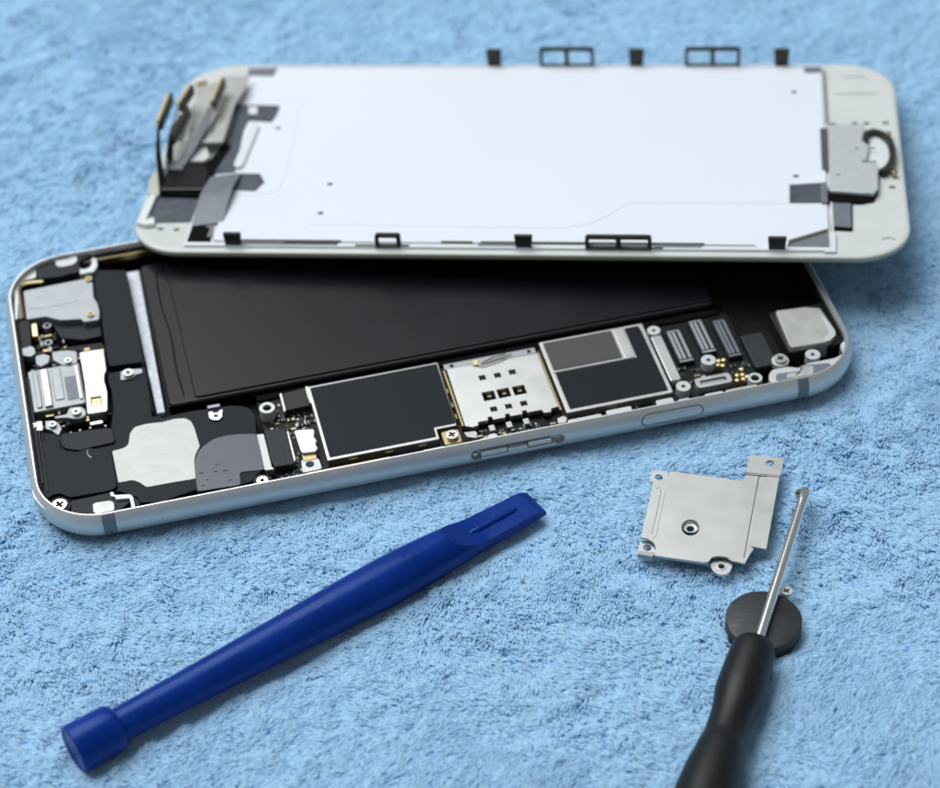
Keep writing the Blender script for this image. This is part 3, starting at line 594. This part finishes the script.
prism('grey_cable', [(-52.85,-8.45),(-48.2,-8.59),(-47.02,-11.11),(-48.23,-14.16),(-52.89,-13.67)], .5, .76, 'greyfilm', disp, bev=.04)
ribbon('grey_cable', smoothpath([(x, y, z) for (x, y), z in zip([(-54.25,-9.72),(-54.67,-17.04),(-55.0,-24.84)], (1.1, 2.0, .4))], 7), (1, .25, 0), 5.6, .18, 'greytape', disp)
prism('cable_bundle', [(-66.38,-10.95),(-66.34,-8.22),(-63.12,-6.82),(-58.53,-7.24),(-57.51,-9.97),(-57.22,-15.34),(-65.34,-15.42)], .6, 1.6, 'gap', disp, r=.4, bev=.3, seg=3)
q = (-63.91,-8.24); prism('cable_label', rp([(q[0] - 1.5, q[1] - .5), (q[0] + 1.4, q[1] - .6), (q[0] + 1.5, q[1] + .5), (q[0] - 1.4, q[1] + .6)], .4), 1.55, 1.75, 'greytape', disp, bev=.05)
# ribbon cables that stand up and end in gold-edged plugs; x, y and height were taken off the photograph
def upright(name, base, top, w0, w1, plug, flat=None, mid=None, m='blackplastic'):
    pth = [base] + ([mid] if mid else []) + [top]
    wd = flat or (0, 1, 0)
    ribbon(name, smoothpath(pth, 6), wd, [w0 + (w1 - w0) * i / (len(smoothpath(pth, 6)) - 1) for i in range(len(smoothpath(pth, 6)))], .16, m, disp)
def plug(a, b, th, dz, m='gold'):
    """connector bar from a to b with a black back"""
    A, B = Vector(a), Vector(b); d = (B - A).normalized(); nrm = Vector((1, 0, 0)); s = (nrm - d * nrm.dot(d)).normalized(); t = d.cross(s)
    def bar(name, off, ww, hh, mm, ext=0., par=None):
        L = []
        for P_ in (A - d * ext, B + d * ext):
            c_ = P_ + s * off
            L.append([c_ + s * ww / 2 + t * hh / 2, c_ - s * ww / 2 + t * hh / 2, c_ - s * ww / 2 - t * hh / 2, c_ + s * ww / 2 - t * hh / 2])
        return loft(name, L, mm, par or disp, smooth=False)
    o = bar('cable_plug', .42, .5, 2.0, 'clip', .35)
    bar('gold_edge', -.1, .6, 1.9, m, .1, o)
    for k, e in ((0, A), (1, B)):
        bm = bmesh.new()
    return o
HP = [[(-67.2,-3.42,8.0),(-67.12,5.97,8.0)],[(-65.33,5.4,6.5),(-64.43,11.68,6.5)],[(-59.8,8.52,5.0),(-59.5,16.86,5.0)],[(-64.99,-4.46,5.5),(-64.13,5.33,5.5)]]
plug(HP[0][0], HP[0][1], .5, 0); plug(HP[1][0], HP[1][1], .5, 0); plug(HP[2][0], HP[2][1], .5, 0); plug(HP[3][0], HP[3][1], .5, 0, 'clip')
B0 = [(-65.41,-13.33,1.6),(-65.37,-10.63,1.6),(-65.37,-6.98,1.6),(-63.43,-7.88,1.6)]
def mid(a, b, t, dx, dz): return (a[0] + (b[0] - a[0]) * t + dx, a[1] + (b[1] - a[1]) * t, a[2] + (b[2] - a[2]) * t + dz)
def cen(h): return tuple((h[0][i] + h[1][i]) / 2 for i in range(3))
upright('ribbon_cable', B0[0], HP[0][0], 2.4, 1.2, None, (.25, 1, .1), mid(B0[0], HP[0][0], .45, -.3, 1.2))
upright('ribbon_cable', B0[1], HP[1][0], 1.2, 1.1, None, (.3, .9, .3), mid(B0[1], HP[1][0], .5, -.5, .6), 'greyfilm')
upright('ribbon_cable', B0[2], HP[3][0], 2.6, 2.2, None, (.35, .9, .2), mid(B0[2], HP[3][0], .5, 0, .5))
upright('ribbon_cable', B0[3], HP[2][0], 2.6, 1.7, None, (.8, .5, .1), mid(B0[3], HP[2][0], .5, .6, .2), 'greyfilm')
q = (-64.58,3.0,6.2)
bm = bmesh.new(); bmesh.ops.create_uvsphere(bm, u_segments=12, v_segments=8, radius=.55 * U)
o = link('plug_pin', bm, 'steel', disp, 0, True); o.location = Vector(q) * U

# ================================================================== SHIELD PLATE ON THE TOWEL
plate = thing('shield_plate', 'thin bare metal plate with screw holes lying on the towel beside the screwdriver tip', 'metal plate')
Z0 = 1.0
pl = prism('plate_body', rp([(31.54,245.18),(37.18,243.84),(41.64,242.75),(42.68,242.48),(43.2,243.0),(43.44,243.75),(45.57,243.63),(45.62,243.29),(42.16,228.65),(42.9,227.89),(42.27,227.05),(41.59,225.82),(41.13,224.94),(39.38,225.55),(38.59,226.38),(37.44,226.68),(36.24,226.51),(35.61,225.59),(34.95,225.47),(30.92,226.48),(27.45,227.34),(27.84,229.03),(27.63,230.04),(26.86,230.77),(25.65,231.23),(26.6,234.76),(28.45,242.13),(28.59,242.97),(30.37,243.08),(31.08,244.1)], .25), 1.9, 2.25, 'shield', plate, ([(34.96,232.75),(34.89,232.37),(34.75,232.02),(34.55,231.71),(34.3,231.45),(34.01,231.27),(33.71,231.16),(33.39,231.13),(33.09,231.19),(32.8,231.33),(32.56,231.55),(32.37,231.83),(32.23,232.16),(32.16,232.52),(32.16,232.9),(32.23,233.28),(32.37,233.63),(32.57,233.94),(32.82,234.2),(33.11,234.39),(33.42,234.5),(33.73,234.53),(34.04,234.47),(34.32,234.32),(34.57,234.11),(34.76,233.82),(34.9,233.49),(34.97,233.13)],), bev=.07)
bm = bmesh.new()
cx, cy = (33.62,233.2)
dish = [(1.42, 2.2), (1.36, 2.0), (1.05, 1.62), (.62, 1.6), (.55, 1.52), (.55, 1.2), (.50, 1.2), (.50, 1.45)]
Vv = [[bm.verts.new(((cx + r * math.cos(2 * math.pi * i / 32)) * U, (cy + r * math.sin(2 * math.pi * i / 32)) * U, z * U)) for i in range(32)] for r, z in dish]
for a, b in zip(Vv, Vv[1:]):
    for i in range(32): bm.faces.new((a[i], a[(i + 1) % 32], b[(i + 1) % 32], b[i]))
link('hole_dimple', bm, 'steel', pl, 0, True)
def hole(k, rx=.62): return circ(k[0], k[1], rx, 20)
prism('plate_lug', rp([(28.67,245.89),(31.21,245.45),(31.01,243.97),(30.39,243.24),(28.74,243.25),(28.18,243.45)], .15), 1.55, 1.9, 'shield', plate, (hole((29.66,244.26), .66),), bev=.07)
prism('plate_lug', rp([(25.6,231.22),(26.92,231.23),(27.68,230.38),(27.76,228.98),(27.34,227.53),(24.87,228.21),(24.99,228.93)], .2), 1.0, 1.4, 'shield', plate, (hole((26.58,229.73), .66),), bev=.07)
prism('plate_fold', [(24.86,228.05),(27.17,227.37),(27.5,227.78),(35.02,225.91),(35.7,225.4),(35.66,225.88),(35.07,226.38),(27.54,228.22),(25.2,228.63)], 1.05, 1.95, 'satin', plate, bev=.04)
prism('plate_lug', rp([(35.79,225.96),(36.56,226.47),(38.06,226.71),(39.31,226.01),(39.22,224.91),(38.63,223.84),(37.71,223.5),(36.71,223.79),(36.13,224.68)], .5), 1.0, 1.4, 'shield', plate, (hole((37.61,225.24), .66),), bev=.07)
prism('plate_lug_collar', circ((37.61,225.24)[0], (37.61,225.24)[1], .75, 20), 1.3, 1.5, 'steel', plate, (circ((37.61,225.24)[0], (37.61,225.24)[1], .5, 20),), bev=.04)
prism('plate_arm', [(45.63,243.19),(48.82,243.01),(44.83,227.7),(42.02,228.49)], 1.95, 2.3, 'shield', plate, bev=.07)
prism('plate_arm_end', rp([(44.69,248.01),(49.97,246.85),(48.84,242.8),(43.46,243.79)], .2), 2.0, 2.42, 'shield', plate, (hole((47.61,245.87), .68),), bev=.07)
prism('crease_line', [(45.43,243.23),(45.58,243.22),(41.2,226.06),(41.06,226.14)], 2.22, 2.262, 'greyfilm', pl, bev=0)
prism('crease_line', [(43.56,244.1),(48.95,243.11),(48.93,242.99),(43.55,243.97)], 2.3, 2.44, 'greyfilm', plate, bev=0)
tube('pressed_groove', smoothpath([(x, y, 2.24) for x, y in [(29.0,241.42),(29.49,241.77),(29.7,241.09),(28.98,237.87),(27.96,233.82),(27.4,231.9)]], 4), .06, 'satin', pl)
tube('pressed_groove', smoothpath([(x, y, 2.24) for x, y in [(30.43,241.05),(28.84,234.59),(28.04,231.38),(27.32,230.94)]], 4), .05, 'shield', pl)

# ================================================================== PRY TOOL
pry = thing('pry_tool', 'dark blue plastic pry tool with flat blade and thick round end', 'pry tool')
A_ = Vector((*(-58.99,194.08), 2.8)); B_ = Vector((*(9.53,239.95), 1.9))
ax = (B_ - A_).normalized(); LEN = (B_ - A_).length
sd = ax.cross(Vector((0, 0, 1))).normalized(); up = sd.cross(ax)
def ring(s, rx, rz, n=40, dz=0., sq=2.0, c0=None):
    L = []
    for i in range(n):
        t = 2 * math.pi * i / n; c_, s_ = math.cos(t), math.sin(t)
        e = 2 / sq
        L.append((c0 or A_) + ax * s + sd * (rx * math.copysign(abs(c_) ** e, c_)) + up * (rz * math.copysign(abs(s_) ** e, s_) + dz))
    return L
f_ = LEN / 82.0
body = []
for s, r in ((7.2, 2.62), (7.6, 2.62), (12, 2.7), (18, 2.82), (24, 2.98), (30, 3.16), (36, 3.34), (42, 3.55), (48, 3.74), (53, 3.85), (58, 3.80), (62, 3.62), (66, 3.36), (68.5, 3.15)):
    body.append(ring(s * f_, r, r * .97, dz=r * .0))
# the round bar is cut away to a flat blade
for s, rx, rz in ((69.5, 3.02, 2.95), (71, 2.92, 2.8), (76, 2.76, 2.6), (81.6, 2.62, 2.4), (82.4, 2.6, 2.3)):
    body.append(ring(s * f_, rx, rz, sq=2.0 + (s - 69) * .45))
shaft_ = loft('shaft', body, 'blue', pry, smooth=False)
# both faces are scooped down to a flat blade with a bevelled end
for P2 in ([(63.0, 6), (63.6, 4.6), (64.8, 3.3), (66.4, 2.2), (68.2, 1.35), (69.6, .92), (71.0, .75), (80.9, .65), (82.7, -.45), (86, -.6), (86, 6)], [(60, -6), (86, -6), (86, -1.0), (80, -1.0), (70, -1.35), (66, -2.7), (63, -5)]):
    bc = bmesh.new(); a_ = [bc.verts.new((A_ + ax * s * f_ + sd * 6 + up * z) * U) for s, z in P2]; b_ = [bc.verts.new((A_ + ax * s * f_ - sd * 6 + up * z) * U) for s, z in P2]
    bc.faces.new(a_); bc.faces.new(b_[::-1])
    for i in range(len(P2)): k_ = (i + 1) % len(P2); bc.faces.new((a_[k_], a_[i], b_[i], b_[k_]))
    cut(shaft_, bc)
shaft_.data.name = 'shaft'
for p in shaft_.data.polygons: p.use_smooth = True
shaft_.data.set_sharp_from_angle(angle=math.radians(22))
loft('end_cap', [ring(0.12, 3.1, 3.1), ring(0, 3.35, 3.35), ring(.15, 3.6, 3.6), ring(.5, 3.72, 3.72), ring(6.3 * f_, 3.66, 3.66), ring(6.9 * f_, 3.5, 3.5), ring(7.3 * f_, 3.1, 3.1), ring(7.5 * f_, 2.5, 2.5)], 'blue', pry)
rb = []
for s, w, h in ((69.0, .3, .3), (70.0, .62, .78), (71.2, .68, .82), (75, .66, .76), (77.3, .62, .7), (78.2, .48, .6), (78.7, .1, .3)):
    rb.append(ring(s * f_, w, h, 20, dz=.42, c0=A_))
loft('blade_rib', rb, 'blue', pry)

# ================================================================== SCREWDRIVER, MAGNET AND SCREWS
drv = thing('screwdriver', 'small screwdriver with black handle and bright steel shaft resting across the round magnet', 'screwdriver')
tip = Vector((*(52.62,239.5), 3.3)); hnd = Vector((*(40.55,207.12), 3.1))
dv = (hnd - tip).normalized(); ds = dv.cross(Vector((0, 0, 1))).normalized(); du = ds.cross(dv)
tipdir = dv
def dring(o, s, r, n=28, flute=0., dd=None, r2=None):
    L = []
    for i in range(n):
        t = 2 * math.pi * i / n; k = 1 - flute * (.5 + .5 * math.cos(4 * t)) ** 2
        L.append(o + dv * s + ds * r * k * math.cos(t) + du * (r2 or r) * k * math.sin(t))
    return L
SL = (hnd - tip).length
sh_ = [dring(tip, 0, .12), dring(tip, .25, .42, flute=.45), dring(tip, .8, .72, flute=.4), dring(tip, 1.6, .92, flute=.3), dring(tip, 2.4, .92, flute=.05), dring(tip, 3.4, .84), dring(tip, 5.0, .82), dring(tip, SL + 6, .82)]
loft('shaft', sh_, 'chrome', drv)
# handle axis: drops a little and follows the photographed outline
ha = Vector((*(39.94,206.28), 3.1)); hb_ = Vector((*(31.05,182.88), 3.0))
hd = (hb_ - ha).normalized(); hs = hd.cross(Vector((0, 0, 1))).normalized(); hu = hs.cross(hd)
def hring(s, r, n=36):
    return [ha + hd * s + hs * r * math.cos(2 * math.pi * i / n) + hu * r * math.sin(2 * math.pi * i / n) for i in range(n)]
hp = [(-2.2, .9), (-2.15, 2.3), (-1.9, 2.8), (-1.3, 3.15), (-.4, 3.35), (1.5, 3.5), (4, 3.58), (6.2, 3.66), (8.0, 3.62), (9.5, 3.36), (11.5, 3.16), (13.5, 3.08), (15.8, 3.16), (16.8, 3.26), (17.3, 3.46), (19.5, 3.76), (22, 4.15), (26, 4.5), (34, 4.6), (46, 4.5), (58, 4.3), (66, 4.0), (69, 3.4), (70, 2.0)]
loft('handle', [hring(s, r) for s, r in hp], 'rubber', drv)
mg = thing('magnet', 'dark grey round magnet disc under the screwdriver shaft', 'magnet')
mc = (42.67,213.74)
mrad = 5.73
mb = []
for r, z in ((mrad - .5, -.65), (mrad - .1, -.5), (mrad, -.2), (mrad, 1.9), (mrad - .1, 2.1), (mrad - .35, 2.2)):
    mb.append([(mc[0] + (r + .05 * math.sin(3 * t + 1) + .03 * math.sin(11 * t)) * math.cos(t), mc[1] + (r + .05 * math.sin(3 * t + 1)) * math.sin(t), z) for t in [2 * math.pi * i / 72 for i in range(72)]])
md_ = loft('disc', mb, 'magnet', mg)
def little_screw(name, label, x, y, z, r, tilt, rz, m='steel'):
    s = thing(name, label, 'screw')
    bm = bmesh.new()
    addprism(bm, circ(0, 0, r, 26), -.25, .12, (cross(0, 0, r * .66, r * .18, .3),)); addprism(bm, circ(0, 0, r, 26), -.5, -.2)
    addprism(bm, circ(0, 0, r * .7, 20), -.21, -.17, (), 1)  # black disc paints the shade at the bottom of the cross slot
    link('screw_head', bm, [m, 'deep'], s, .05)
    tube('screw_thread', [(0, 0, -.4)] + [(.03 * math.cos(k * 2.1), .03 * math.sin(k * 2.1), -.5 - k * .12) for k in range(14)], [.42] + [.42 if k % 2 else .34 for k in range(14)], m, s, 12)
    s.location = (x * U, y * U, z * U); s.rotation_euler = (tilt[0], tilt[1], rz)
q = (46.73,218.89)
little_screw('screw', 'tiny silver cross-head screw stuck to the back edge of the round magnet', q[0], q[1], 2.4, .92, (-.1, .05), .2, 'ledge')
q = (51.4,238.15)
little_screw('screw', 'tiny dark screw clinging to the side of the screwdriver tip', q[0], q[1], 3.2, .85, (.5, -.9), .4, 'steel')

# ================================================================== TOWEL
rng = np.random.default_rng(5)
def fbm(x, y, s, seed, octv=3):
    """smooth value noise on a grid, vectorised"""
    tot = np.zeros_like(x); amp = 1.; nrm = 0.
    for o in range(octv):
        g = np.random.default_rng(seed + o).uniform(-1, 1, (256, 256)); f = 2 ** o / s
        X = x * f + 37.3 * o; Y = y * f + 11.7 * o
        xi = np.floor(X).astype(int); yi = np.floor(Y).astype(int); fx = X - xi; fy = Y - yi
        fx = fx * fx * (3 - 2 * fx); fy = fy * fy * (3 - 2 * fy)
        a = g[xi % 256, yi % 256]; b = g[(xi + 1) % 256, yi % 256]; c = g[xi % 256, (yi + 1) % 256]; d = g[(xi + 1) % 256, (yi + 1) % 256]
        tot += amp * ((a * (1 - fx) + b * fx) * (1 - fy) + (c * (1 - fx) + d * fx) * fy); nrm += amp; amp *= .5
    return tot / nrm
# footprints press the pile flat
def local(o, x, y):
    mi = o.matrix_world.inverted()
    return x, y
bpy.context.view_layer.update()
ang = 0.21353
def press(x, y):
    """1 where an object lies on the towel, fading to 0 just outside it"""
    px, py = -68.27, 234.235
    c_, s_ = math.cos(ang), math.sin(ang)
    u = c_ * (x - px) + s_ * (y - py); v = -s_ * (x - px) + c_ * (y - py)
    def box(u, v, u0, v0, u1, v1, R):
        qx = np.abs(u - (u0 + u1) / 2) - (u1 - u0) / 2 + R; qy = np.abs(v - (v0 + v1) / 2) - (v1 - v0) / 2 + R
        return np.hypot(np.maximum(qx, 0), np.maximum(qy, 0)) + np.minimum(np.maximum(qx, qy), 0) - R
    ds_ = [box(u, v, 1.2, 1.2, L_ - 1.2, W_ - 1.2, R_)]
    def seg(a, b, r):
        ax_, ay_ = a[0], a[1]; dx, dy = b[0] - ax_, b[1] - ay_
        t = np.clip(((x - ax_) * dx + (y - ay_) * dy) / (dx * dx + dy * dy), 0, 1)
        return np.hypot(x - ax_ - t * dx, y - ay_ - t * dy) - r
    ds_.append(seg(A_, B_, 2.6)); ds_.append(seg(ha, ha + hd * 70, 2.8))
    ds_.append(np.hypot(x - mc[0], y - mc[1]) - mrad + .3)
    ds_.append(box(x - 38.5, y - 237.5, -9, -8, 9, 8, 2.))
    d = np.minimum.reduce(ds_)
    return 1 - np.clip((d + .3) / 1.8, 0, 1)
def ground(x, y):
    return -1.15 + .5 * fbm(x, y, 14, 20, 2) + .3 * fbm(x, y, 45, 40, 2)
bm = bmesh.new()
nx, ny = 300, 300
gx = np.linspace(-420, 420, nx); gy = np.linspace(40, 900, ny)
GX, GY = np.meshgrid(gx, gy, indexing='ij'); GZ = ground(GX, GY) + .45 - .9 * press(GX, GY)
vs = [[bm.verts.new((GX[i, j] * U, GY[i, j] * U, GZ[i, j] * U)) for j in range(ny)] for i in range(nx)]
for i in range(nx - 1):
    for j in range(ny - 1): bm.faces.new((vs[i][j], vs[i + 1][j], vs[i + 1][j + 1], vs[i][j + 1]))
tm = mat('towel_cloth', (.36, .64, .92), .9, 0, 1.0, 900, .3, 300, sheen=.3)
tb = link('towel_backing', bm, tm, None, 0, True); tb['kind'] = 'structure'

def pile(spacing, region, fibres, name):
    x0, y0, x1, y1 = region
    X, Y = np.meshgrid(np.arange(x0, x1, spacing), np.arange(y0, y1, spacing * .9), indexing='ij')
    X = (X + rng.uniform(-.5, .5, X.shape) * spacing).ravel(); Y = (Y + rng.uniform(-.5, .5, Y.shape) * spacing).ravel()
    return X, Y
def in_view(X, Y, m):
    """keep the part of the towel the photograph can see, plus a margin"""
    t = (Y - 170) / (392 - 170)
    half = 62 + t * 45
    return (np.abs(X + 2) < half + m) & (Y > 168 - m) & (Y < 402 + m * 1.5)
X, Y = pile(.74, (-170, 130, 170, 480), 0, 'near')
k = in_view(X, Y, 14); X, Y = X[k], Y[k]
NF = 12
Xf = np.repeat(X, NF) + rng.uniform(-.42, .42, len(X) * NF); Yf = np.repeat(Y, NF) + rng.uniform(-.38, .38, len(Y) * NF)
n_ = len(Xf)
# the pile is brushed: its direction, lean and height drift smoothly, so fibres gather in small locks
thf = -.55 + 2.2 * fbm(Xf, Yf, 26, 60, 2) + 1.2 * fbm(Xf, Yf, 3.3, 70, 2) + rng.normal(0, .16, n_)
lf = np.clip(1.08 + .16 * fbm(Xf, Yf, 11, 80, 2) + .22 * fbm(Xf, Yf, 2.4, 85, 2) + rng.normal(0, .07, n_), .7, 1.45)
lnf = 2.1 * (1 + .12 * fbm(Xf, Yf, 6, 90, 2) + .14 * fbm(Xf, Yf, 1.6, 95, 1)) * rng.uniform(.86, 1.06, n_)
pf = press(Xf, Yf); lnf = lnf * (1 - .25 * pf)
zf = ground(Xf, Yf) + .30 * fbm(Xf, Yf, 2.7, 110, 2)
ox = np.zeros(n_); oy = np.zeros(n_)
NP = 5
pos = np.zeros((n_, NP, 3), np.float32)
x = Xf + ox; y = Yf + oy; z = zf.copy()
pos[:, 0] = np.stack([x, y, z], 1)
curl = rng.normal(0, .18, n_) + .7 * fbm(Xf, Yf, 3.1, 120, 1)
for j in range(1, NP):
    t = j / (NP - 1)
    el = math.pi / 2 - lf * (.15 + 1.15 * t) * (1 + .0 * t)          # elevation falls as the fibre bends over
    el = el * (1 - .8 * pf)
    a = thf + curl * t
    st = lnf / (NP - 1)
    x = x + st * np.cos(el) * np.cos(a); y = y + st * np.cos(el) * np.sin(a); z = z + st * np.sin(el)
    # fibres of one tuft draw together at the tip
    cl = .6 * t
    pos[:, j] = np.stack([x - ox * cl, y - oy * cl, z], 1)
lim = np.where(pf > .05, -.12 - 0 * pf, 9)
pos[:, :, 2] = np.minimum(pos[:, :, 2], (lim + (1 - pf) * .9)[:, None])
hc = bpy.data.hair_curves.new('towel_pile')
hc.add_curves([NP] * n_)
hc.attributes['position'].data.foreach_set('vector', (pos * U).ravel())
ra_ = hc.attributes.new('radius', 'FLOAT', 'POINT') if 'radius' not in hc.attributes else hc.attributes['radius']
rad = np.tile(np.array([.10, .12, .125, .115, .07], np.float32), n_) * np.repeat(rng.uniform(.75, 1.15, n_).astype(np.float32), NP)
ra_.data.foreach_set('value', rad * U)
pm = bpy.data.materials.new('towel_fleece'); pm.use_nodes = True
nt = pm.node_tree; p = nt.nodes['Principled BSDF']
hi = nt.nodes.new('ShaderNodeHairInfo'); cr = nt.nodes.new('ShaderNodeValToRGB')
cr.color_ramp.elements[0].color = (TOWEL_A := (.41, .66, .88, 1)); cr.color_ramp.elements[1].color = (.56, .79, .935, 1)
nt.links.new(hi.outputs['Random'], cr.inputs['Fac']); nt.links.new(cr.outputs['Color'], p.inputs['Base Color'])
p.inputs['Roughness'].default_value = .7; p.inputs['Sheen Weight'].default_value = .3; p.inputs['Specular IOR Level'].default_value = .2
tr = nt.nodes.new('ShaderNodeBsdfTranslucent'); ms = nt.nodes.new('ShaderNodeMixShader'); ms.inputs[0].default_value = .3
nt.links.new(cr.outputs['Color'], tr.inputs['Color']); nt.links.new(p.outputs[0], ms.inputs[1]); nt.links.new(tr.outputs[0], ms.inputs[2])
nt.links.new(ms.outputs[0], nt.nodes['Material Output'].inputs[0])
hc.materials.append(pm)
to = bpy.data.objects.new('towel_pile', hc); C.objects.link(to)
to['kind'] = 'stuff'; to['label'] = 'light blue fleece towel spread under everything'; to['category'] = 'towel'

# ================================================================== CAMERA, LIGHT, RENDER
cd = bpy.data.cameras.new('camera'); co = bpy.data.objects.new('camera', cd); C.objects.link(co)
R3 = Matrix(((0.9991846, 0.0403758, 0), (-0.0279911, 0.6926989, -0.7206835), (-0.0290982, 0.7200959, 0.6932642)))
co.matrix_world = Matrix.Translation((0, 0, 257.047 * U)) @ R3.to_4x4()
cd.lens = 84.468; cd.sensor_width = 36; cd.clip_start = .01; cd.clip_end = 20
cd.dof.use_dof = True; cd.dof.focus_distance = .345; cd.dof.aperture_fstop = 18
bpy.context.scene.camera = co
w = bpy.data.worlds.new('World'); bpy.context.scene.world = w; w.use_nodes = True
w.node_tree.nodes['Background'].inputs[0].default_value = (.86, .93, 1.0, 1); w.node_tree.nodes['Background'].inputs[1].default_value = .25
def area(name, loc, at, sx, sy, power, col):
    l = bpy.data.lights.new(name, 'AREA'); l.shape = 'RECTANGLE'; l.size = sx; l.size_y = sy; l.energy = power; l.color = col
    o = bpy.data.objects.new(name, l); C.objects.link(o); o.location = loc
    o.rotation_euler = (Vector(at) - Vector(loc)).to_track_quat('-Z', 'Y').to_euler()
    return o
area('window_light', (-.44, .68, 1.12), (0, .28, 0), 1.2, 1.0, 20.5, (.95, .98, 1.0))
sc = bpy.context.scene
sc.view_settings.view_transform = 'Standard'; sc.view_settings.look = 'None'; sc.view_settings.exposure = 0; sc.view_settings.gamma = 1
sc.cycles.use_denoising = True
sc.cycles.max_bounces = 6
